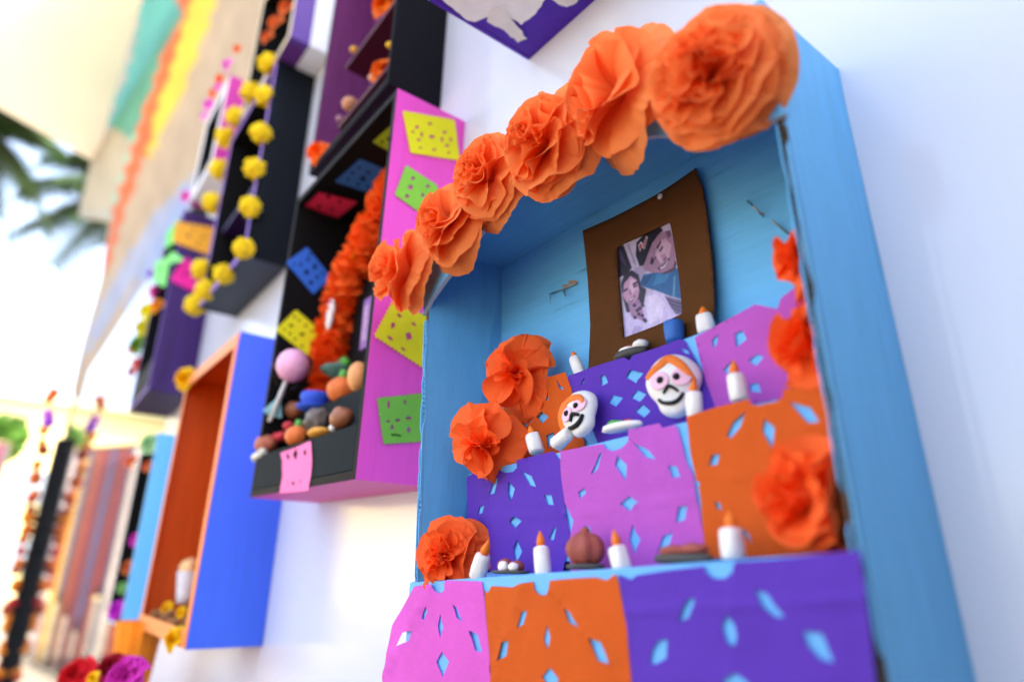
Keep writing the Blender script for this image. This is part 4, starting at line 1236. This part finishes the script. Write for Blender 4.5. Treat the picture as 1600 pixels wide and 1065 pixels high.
def pompoms(label, pts, y, r, name='pompom_garland', cat='pompom trim', mat=None):
    q0 = hit(*pts[0], y)
    t = thing(name, label, cat, q0)
    for i, p in enumerate(pts):
        c = hit(*p, y)
        mb = MB()
        pom(mb, c, r * mpp(c), i + 3)
        mb.build('pompom', mat or M_ypom, t, smooth=True)
    return t
def ruffle(label, px, py, y, r, h, seed, group=None, axis=(.4, -1, .2), cat='paper flower', layers=5):
    c = hit(px, py, y)
    mt = tissue('crepe ' + h, h, transl=.15)
    return flower(label, cat, c, Vector(axis), r * mpp(c), seed, mt, layers=layers, ruf=1.5, group=group, name='crepe_flower', seg=40, rim=.15, wav=(3, 5, 9))
YG = 'small yellow crepe flowers on the royal blue box'
ruffle('yellow flower at the top left corner of the royal blue box', 291, 592, -.31, 20, 'F2C020', 31, YG)
ruffle('yellow flower hanging under the bottom corner of the royal blue box', 274, 998, -.315, 20, 'F2C020', 32, YG)
ruffle('yellow flower lying inside at the front of the orange box floor', 262, 950, -.24, 12, 'F2C020', 33, YG)
ruffle('yellow flower against the orange back wall above the pot', 268, 898, -.12, 10, 'F2C020', 34, YG)
ruffle('yellow flower at the right of the orange box floor under the pot', 284, 956, -.28, 10, 'F2C020', 35, YG)
q, k = at(287, 942, -.13)
t = thing('white_pot', 'small white pot with pale flowers standing in the orange inside', 'pot', q)
mb = MB()
lathe(mb, [(11 * k, 0), (13 * k, 12 * k), (17 * k, 44 * k), (18 * k, 47 * k), (15 * k, 47 * k), (13 * k, 38 * k)], 20, lambda v: q + v)
mb.build('pot_body', clay('white glaze', 'E2E2E8'), t, smooth=True)
mb = MB()
pom(mb, q + Vector((0, 0, 52 * k)), 14 * k, 3)
mb.build('blossom', pmat('pale peach crepe', 'F2C48C', rough=.9), t, smooth=True)
mb = MB()
rnd = random.Random(8)
for i in range(60):
    c = b3.T((rnd.uniform(b3.x0 + .08, b3.x1 - .1), rnd.uniform(-.28, -.05), b3.z0 + .05 + rnd.uniform(0, .03)))
    blob(mb, lambda v: c + v, [rnd.uniform(.006, .012)] * 3, 8, 6, .3, 3, i)
o = mb.build('soil_crumbs', pmat('brown crumbs', '8A5A34', rough=.95, var=.4), b3.o, smooth=True)
o['kind'] = 'stuff'

# --- light blue box
b4 = Box('shrine_box', 'light blue shoebox shrine with narrow black opening, leftmost of the low boxes', -5.915, -5.2869, -.3428, .9488, .1929, .0136, M_lblue, M_black, paint('pale rim', '9CC4D0'))
LG = 'tiny crepe flowers in the light blue box'
ruffle('magenta flower at the foot of the narrow black opening', 182, 952, -.20, 15, 'D030C8', 41, LG)
ruffle('magenta flower halfway up the edge of the narrow black opening', 213, 843, -.17, 12, 'E03CC0', 42, LG)
ruffle('brownish orange flower in the lower part of the narrow black opening', 200, 885, -.17, 11, 'D8703C', 43, LG)
ruffle('pale green flower low in the narrow black opening', 192, 918, -.18, 10, '8CC878', 44, LG)
ruffle('pale green crepe tuft on top of the light blue box', 236, 692, -.2, 18, 'A8D8A0', 45, LG)
ruffle('orange crepe tuft at the top of the narrow black opening', 207, 722, -.2, 12, 'F08050', 46, LG)
ruffle('small orange crepe tuft inside the top of the light blue box', 231, 728, -.17, 9, 'F08050', 47, LG)

# --- dark violet box
b5 = Box('shrine_box', 'dark violet shoebox shrine with orange and pink papers on its side', -6.2322, -5.4246, 1.2669, 2.834, .3098, .0379, M_violet, M_black, paint('violet rim', '6A3AA8'), bottom=paint('blackish violet', '2A1A48'), t=.03)
b5.part('front_lip', (b5.x0 + .031, -.309, b5.z0 + .03), (b5.x1 - .031, -.285, b5.z0 + .27), M_char)
R5 = b5.rightp(.01)
X5 = b5.R @ Vector((1, 0, 0))
cM = crop(0, 330, 3.2275)
stick('orange yellow cut paper near the top of the dark violet side', 'F0A83C', [(890, 55), (1075, 85), (1050, 215), (875, 150)], R5, cM, [ring(950, 122, 9, 6), ring(1000, 165, 7, 6), ring(975, 90, 7, 6), ring(1025, 130, 7, 6)], n=X5, ser=(30, 8))['group'] = 'papers on the dark violet box'
stick('hot pink cut paper on the dark violet side under the orange one', 'F02C98', [(930, 238), (1050, 290), (1000, 415), (862, 345)], R5, cM, [ring(960, 310, 8, 6), ring(985, 350, 8, 6), ring(930, 320, 8, 6)], n=X5, ser=(30, 8))['group'] = 'papers on the dark violet box'
stick('upper green cut paper folded round the front edge of the dark violet box', '62CC5C', [(905, 40), (885, 150), (835, 185), (845, 110)], Y(-.318), cM, n=-YN, ser=(30, 8))['group'] = 'papers on the dark violet box'
stick('lower green cut paper hanging at the front edge of the dark violet box', '6CD06C', [(870, 205), (925, 245), (850, 260), (830, 380), (775, 345), (790, 255), (840, 240)], Y(-.318), cM, [ring(815, 290, 8, 6)], n=-YN, ser=(30, 8))['group'] = 'papers on the dark violet box'
VG = 'small decorations at the mouth of the dark violet box'
for i, (px, py, r, h, lab) in enumerate(((243, 455, 12, 'F02C98', 'pink tuft under the lower green paper of the dark violet box'), (246, 478, 13, 'F59A2C', 'orange tuft beside the yellow bloom of the dark violet box'), (233, 488, 18, 'F2E41C', 'upper bright yellow bloom at the mouth of the dark violet box'),
        (225, 512, 17, 'E6DC1C', 'lower bright yellow bloom at the mouth of the dark violet box'), (218, 538, 17, '6A9A34', 'green leafy tuft under the yellow blooms'), (207, 545, 10, 'E08A3C', 'small orange tuft at the outer edge beside the green leaves'), (237, 428, 9, 'B08AE8', 'lilac tuft at the edge of the lower green paper'), (217, 568, 13, 'E0643C', 'red orange tuft above the dark lip'), (207, 580, 9, 'C83C34', 'red tuft lowest at the mouth of the dark violet box'))):
    ruffle(lab, px, py, -.30, r, h, 50 + i, VG, layers=4)

# --- black box with yellow pompoms
b6 = Box('shrine_box', 'blackish navy shoebox shrine edged with lilac trim and yellow pompoms', -4.4047, -3.412, 1.6297, 2.9649, .2439, .0101, M_navy, M_black, M_lilac, bottom=paint('slate painted card', '272E36', wear='12222F', wear_amt=.6, wear_scale=10), t=.04)
pompoms('string of yellow pompoms all round the mouth of the navy black box',
        [(421, 100), (415, 152), (408, 208), (398, 264), (391, 323), (381, 388), (350, 428), (322, 453), (305, 476), (316, 422), (334, 318), (344, 265), (354, 216), (370, 184), (393, 145)], -.262, 15.5)
for i, (px, py, r, h, lab) in enumerate(((389, 222, 13, 'F0A0B8', 'pink tuft inside the navy black box'), (400, 195, 13, 'F07830', 'orange tuft inside the navy black box behind the pompoms'))):
    ruffle(lab, px, py, -.12, r, h, 70 + i, 'tufts in the navy black box', layers=4)
b6.part('shelf', (b6.x0 + .05, -.20, 2.18), (b6.x1 - .05, -.009, 2.21), paint('deep violet shelf', '2C1450'))

# --- charcoal and plum box, top
b7 = Box('shrine_box', 'charcoal shoebox shrine with plum inside and thin shelves, high in the middle', -2.5387, -1.7713, 1.6771, 3.2, .2228, -.0207, M_char, M_plum, M_char, t=.016)
b7.part('front_lip', (b7.x0 + .017, -.2225, b7.z0 + .017), (b7.x1 - .017, -.21, b7.z0 + .035), M_char)
M_maroon = paint('maroon shelf', '4A1026')
def slope_shelf(pts, y0):
    ps = [hit(*cH(q), y0) for q in pts]
    return ps
for q, y1 in (((540, 108), -.05), ((529, 200), -.02)):
    h0 = b7.local(hit(*q, -.20))
    b7.part('shelf', (h0.x, -.20, h0.z), (b7.x1 - .017, y1, h0.z + .016), M_maroon)
TGG = 'tufts and bits in the charcoal box'
ruffle('big orange crepe bloom at the top of the charcoal box', 602, 10, -.17, 24, 'F0701C', 81, TGG)
ruffle('orange crepe bloom between the two shelves of the charcoal box', 598, 112, -.18, 22, 'F07A2C', 82, TGG)
ruffle('orange crepe bloom at the bottom left corner of the charcoal box', 499, 240, -.215, 22, 'FF7426', 83, TGG)
for i, (px, py, r, h, lab) in enumerate(((553, 78, 6, 'E8A83C', 'tiny ochre bead on the upper maroon shelf'), (609, 71, 6, 'F0C030', 'tiny yellow bead on the upper maroon shelf'), (582, 122, 7, 'D89A80', 'small peach lump beside the middle orange bloom'), (547, 163, 13, 'C88A6A', 'tan clay bread on the lower maroon shelf'), (531, 186, 6, 'A87A8A', 'mauve bead below the tan clay bread'))):
    q, k = at(px, py, -.19)
    mb = MB()
    blob(mb, lambda v: q + v, (r * k, r * k, r * .8 * k), 16, 10, .1, 2, i)
    tag(mb.build('clay_bead' if r < 10 else 'clay_bread', clay('clay ' + h, h), None, smooth=True), lab, 'clay bit', TGG)

# --- purple and white box at the top
h0, h1 = b2.local(hit(453, 56, -.25)), b2.local(hit(384, 142, -.25))
b8 = Box('shrine_box', 'purple and white shoebox shrine with tan front edge at the top', h1.x - .0, h0.x, h0.z, h0.z + 1.1, .25, 0, paint('purple painted card', '5A3A92'), M_black, paint('tan rim', 'CDB898'), bottom=paint('dull purple card', '5E2E78'), t=.05)
b8.part('white_band', (h0.x - .001, -.13, h0.z + .001), (h0.x + .004, -.001, h0.z + 1.09), M_white)
b8.part('white_band', (h0.x - .3, -.13, h0.z - .004), (h0.x + .003, -.001, h0.z - .0005), M_white)
for i, (px, py, r) in enumerate(((448, 15, 15), (432, 38, 15), (418, 60, 12))):
    ruffle(('upper', 'middle', 'lower')[i] + ' of three orange crepe tufts on the tan edge of the purple and white box', px, py, -.245, r, 'E8743C', 90 + i, 'orange tufts on the purple and white box', layers=4)

# --- fuchsia box with white rim
h0, h1, h2 = b2.local(hit(331, 257, -.28)), b2.local(hit(299, 300, -.28)), b2.local(hit(384, 68, -.28))
b9 = Box('shrine_box', 'fuchsia shoebox shrine with a white front frame, farthest up the wall', h1.x, h0.x, h0.z, h2.z, .28, 0, M_fuchsia, M_black, M_white, bottom=M_white, t=.10)
for i, (px, py, r, h, lab) in enumerate(((371, 77, 8, 'F07030', 'topmost orange dot flower on the white frame'), (357, 102, 11, 'F070D8', 'upper pink dot flower on the white frame'), (344, 124, 9, 'F06030', 'middle orange dot flower on the white frame'), (341, 137, 8, 'F070D8', 'middle pink dot flower on the white frame'),
        (333, 146, 8, 'F07030', 'lowest orange dot flower on the white frame'), (327, 164, 11, 'F070E0', 'lower pink dot flower on the white frame'), (320, 182, 8, 'F490E4', 'lowest pale pink dot flower on the white frame'), (292, 308, 12, 'F060C8', 'pink dot flower at the bottom corner of the white frame'))):
    ruffle(lab, px, py, -.30, r, h, 100 + i, 'dot flowers on the fuchsia box', layers=4)

# --- violet box above the arch
h0 = b2.local(hit(830, 95, 0))
b10 = Box('shrine_box', 'violet shoebox seen from below above the orange flowers, with torn masking tape', h0.x, h0.x + .95, h0.z, h0.z + 1.3, .36, -.0212, paint('violet painted card', '4E1FA8'), M_black, M_white, t=.016)
Bp0, Bn = b10.T((b10.x0, -.1, b10.z0 - .003)), b10.R @ Vector((0, 0, 1))
BOT = lambda px, py: hitp(px, py, Bp0, Bn)
DN = b10.R @ Vector((0, 0, -1))
M_tape = pmat('masking tape', 'F4F0E6', rough=.7, var=.06, transl=.1)
def tape(label, pts, lift, mat=M_tape, cat='tape', name='masking_tape'):
    o = sheet(name, mat, pts, BOT, cA, step=20, amp=.0004, freq=60, n=DN, jit=3, lift=lift)
    tag(o, label, cat, 'paper and tape under the violet box')
tape('pale torn paper glued over the front of the violet box bottom', [(235, -5), (320, 66), (345, 72), (395, 55), (440, 42), (500, 82), (548, 45), (580, -5), (570, -120), (160, -120)], .0003, pmat('cream paper', 'F6F3EC', rough=.8, var=.05), 'paper', 'torn_paper')
tape('larger strip of masking tape under the violet box', [(385, 68), (402, 26), (436, 20), (520, 125), (488, 138), (440, 95)], .0012)
tape('smaller strip of masking tape under the violet box near its far corner', [(598, -8), (625, 12), (650, 20), (672, 12), (692, -8), (690, -60), (600, -60)], .0012)

# ------------------------------------------------------------------ far left: garland on the post, basket and crepe blooms
GG = 'flowers of the garland on the end post'
gt = thing('flower_garland', 'string of orange and purple flowers running down the far black post', 'garland', U(-20.3, -.6, -4))
rnd = random.Random(12)
PB = lambda px, py: CAM + ray(px, py) * ((15.0 * S))
gcol = ['E8702C', 'F08A2C', 'E8702C', 'A8442C', 'C8343C', 'F08A2C']
for i in range(30):
    s = i / 29
    px = 84 - 90 * s + rnd.uniform(-5, 5)
    py = 612 + 450 * s + rnd.uniform(-6, 6)
    d = ray(px, py)
    xx = -20.05
    c = CAM + d * ((xx * S - CAM.x) / d.x)
    h = gcol[rnd.randrange(6)] if i > 3 else ('E8702C', 'E8702C', 'C86AD0', 'A44AE0')[i]
    mb = MB()
    pom(mb, c, rnd.uniform(6.5, 10) * mpp(c), i, 16)
    mb.build('flower', pmat('flower ' + h, h, rough=.9, var=.2), gt, smooth=True)
q = hit(192, 1120, -.3)
k = mpp(q)
t = thing('orange_basket', 'orange crepe covered pot standing below the light blue box', 'pot', q)
mb = MB()
V = []
NA = 48
for j, (r, z) in enumerate(((24, 0), (27, 50), (31, 100), (35, 138), (32, 139), (28, 120))):
    for i in range(NA):
        a = 2 * pi * i / NA
        V.append(q + Vector((cos(a), sin(a), 0)) * r * k * (1 + .05 * cos(12 * a)) + Vector((0, 0, z * k)))
mb.add(V, [(j * NA + i, j * NA + (i + 1) % NA, (j + 1) * NA + (i + 1) % NA, (j + 1) * NA + i) for j in range(5) for i in range(NA)])
mb.build('crepe_cover', pmat('bright orange crepe', 'F5841E', rough=.85, var=.1), t, smooth=True)
BG = 'big crepe blooms along the bottom left'
ruffle('red crepe bloom at the bottom left', 122, 1060, -.5, 34, 'D8202C', 121, BG, axis=(.4, -1, .6), layers=7)
ruffle('dark red crepe bloom behind the magenta one', 176, 1046, -.42, 28, 'A81830', 122, BG, axis=(.4, -1, .6), layers=7)
ruffle('magenta crepe bloom at the bottom left', 200, 1060, -.5, 36, 'D838B0', 123, BG, axis=(.4, -1, .6), layers=7)
ruffle('small yellow bloom between the red and magenta ones', 146, 1060, -.55, 12, 'F2C020', 124, BG, axis=(.4, -1, .6), layers=5)

# unseen cloths added at the far left so the glossy boards mirror their colours
def railp(v):                              # v 0..1 along the rail
    return -25 - 24 * v, -4.3 + 2.95 * v, 4.4 + 2.6 * v
rail = thing('reflection_rail', 'dark wooden rail added out of view to carry the reflected cloths', 'rail', U(-37, -2.8, -4.83))
for v in (-.02, 1.02):
    x, y, z = railp(v)
    cuboid((x - .15, y - .1, -4.83), (x + .05, y + .1, z + .02), lambda p: U(*p)).build('timber', M_trunk, rail, bevel=.004)
mb = MB()
tube(mb, [U(*railp(v)) for v in (-.04, .5, 1.04)], .03, 10)
mb.build('rail_pole', M_trunk, rail, smooth=True)
cl = [('702420', 'brick red'), ('B0642A', 'burnt orange'), ('601A22', 'wine red'), ('2A458C', 'blue'), ('7A1E2E', 'crimson'), ('8E4A24', 'brown orange'), ('D8D4D0', 'white'), ('5A2A42', 'mauve'),
      ('A03626', 'coral red'), ('2A548E', 'steel blue'), ('C8AA30', 'yellow'), ('7E3030', 'dusty red'), ('3A2424', 'dark brown'), ('1E2A5A', 'navy'), ('8A2222', 'scarlet'), ('6A5080', 'lavender')]
deg = ['long', 'short', 'narrow', 'creased']
NC = 32
for i in range(NC):
    h, nm = cl[(i * 7) % 16]
    zb_ = (-4.3 if i % 3 else -1.0 - .5 * (i % 4))
    mb = MB()
    V, f = [], []
    for a in range(9):
        x, y, z = railp((i + a / 8 * 1.04) / NC)
        for b in range(11):
            V.append(U(x + .2 + .07 * sin(a * 1.9 + i) * (.3 + b / 10), y, z + (zb_ - z) * b / 10))
    f = [(a * 11 + b, a * 11 + b + 1, a * 11 + 12 + b, a * 11 + 11 + b) for a in range(8) for b in range(10)]
    mb.add(V, f)
    tag(mb.build('reflection_cloth', pmat('cloth ' + h, tuple(.4 * c for c in lin(h)), rough=.9, var=.25, vscale=3), None, smooth=True, solid=.004),
        ('longer ' if i % 3 else 'shorter ') + nm + ' cloth added on the unseen rail for its reflection, ' + ('nearer the camera end' if i < 16 else 'toward the far end'), 'cloth', 'added cloths on the unseen rail')
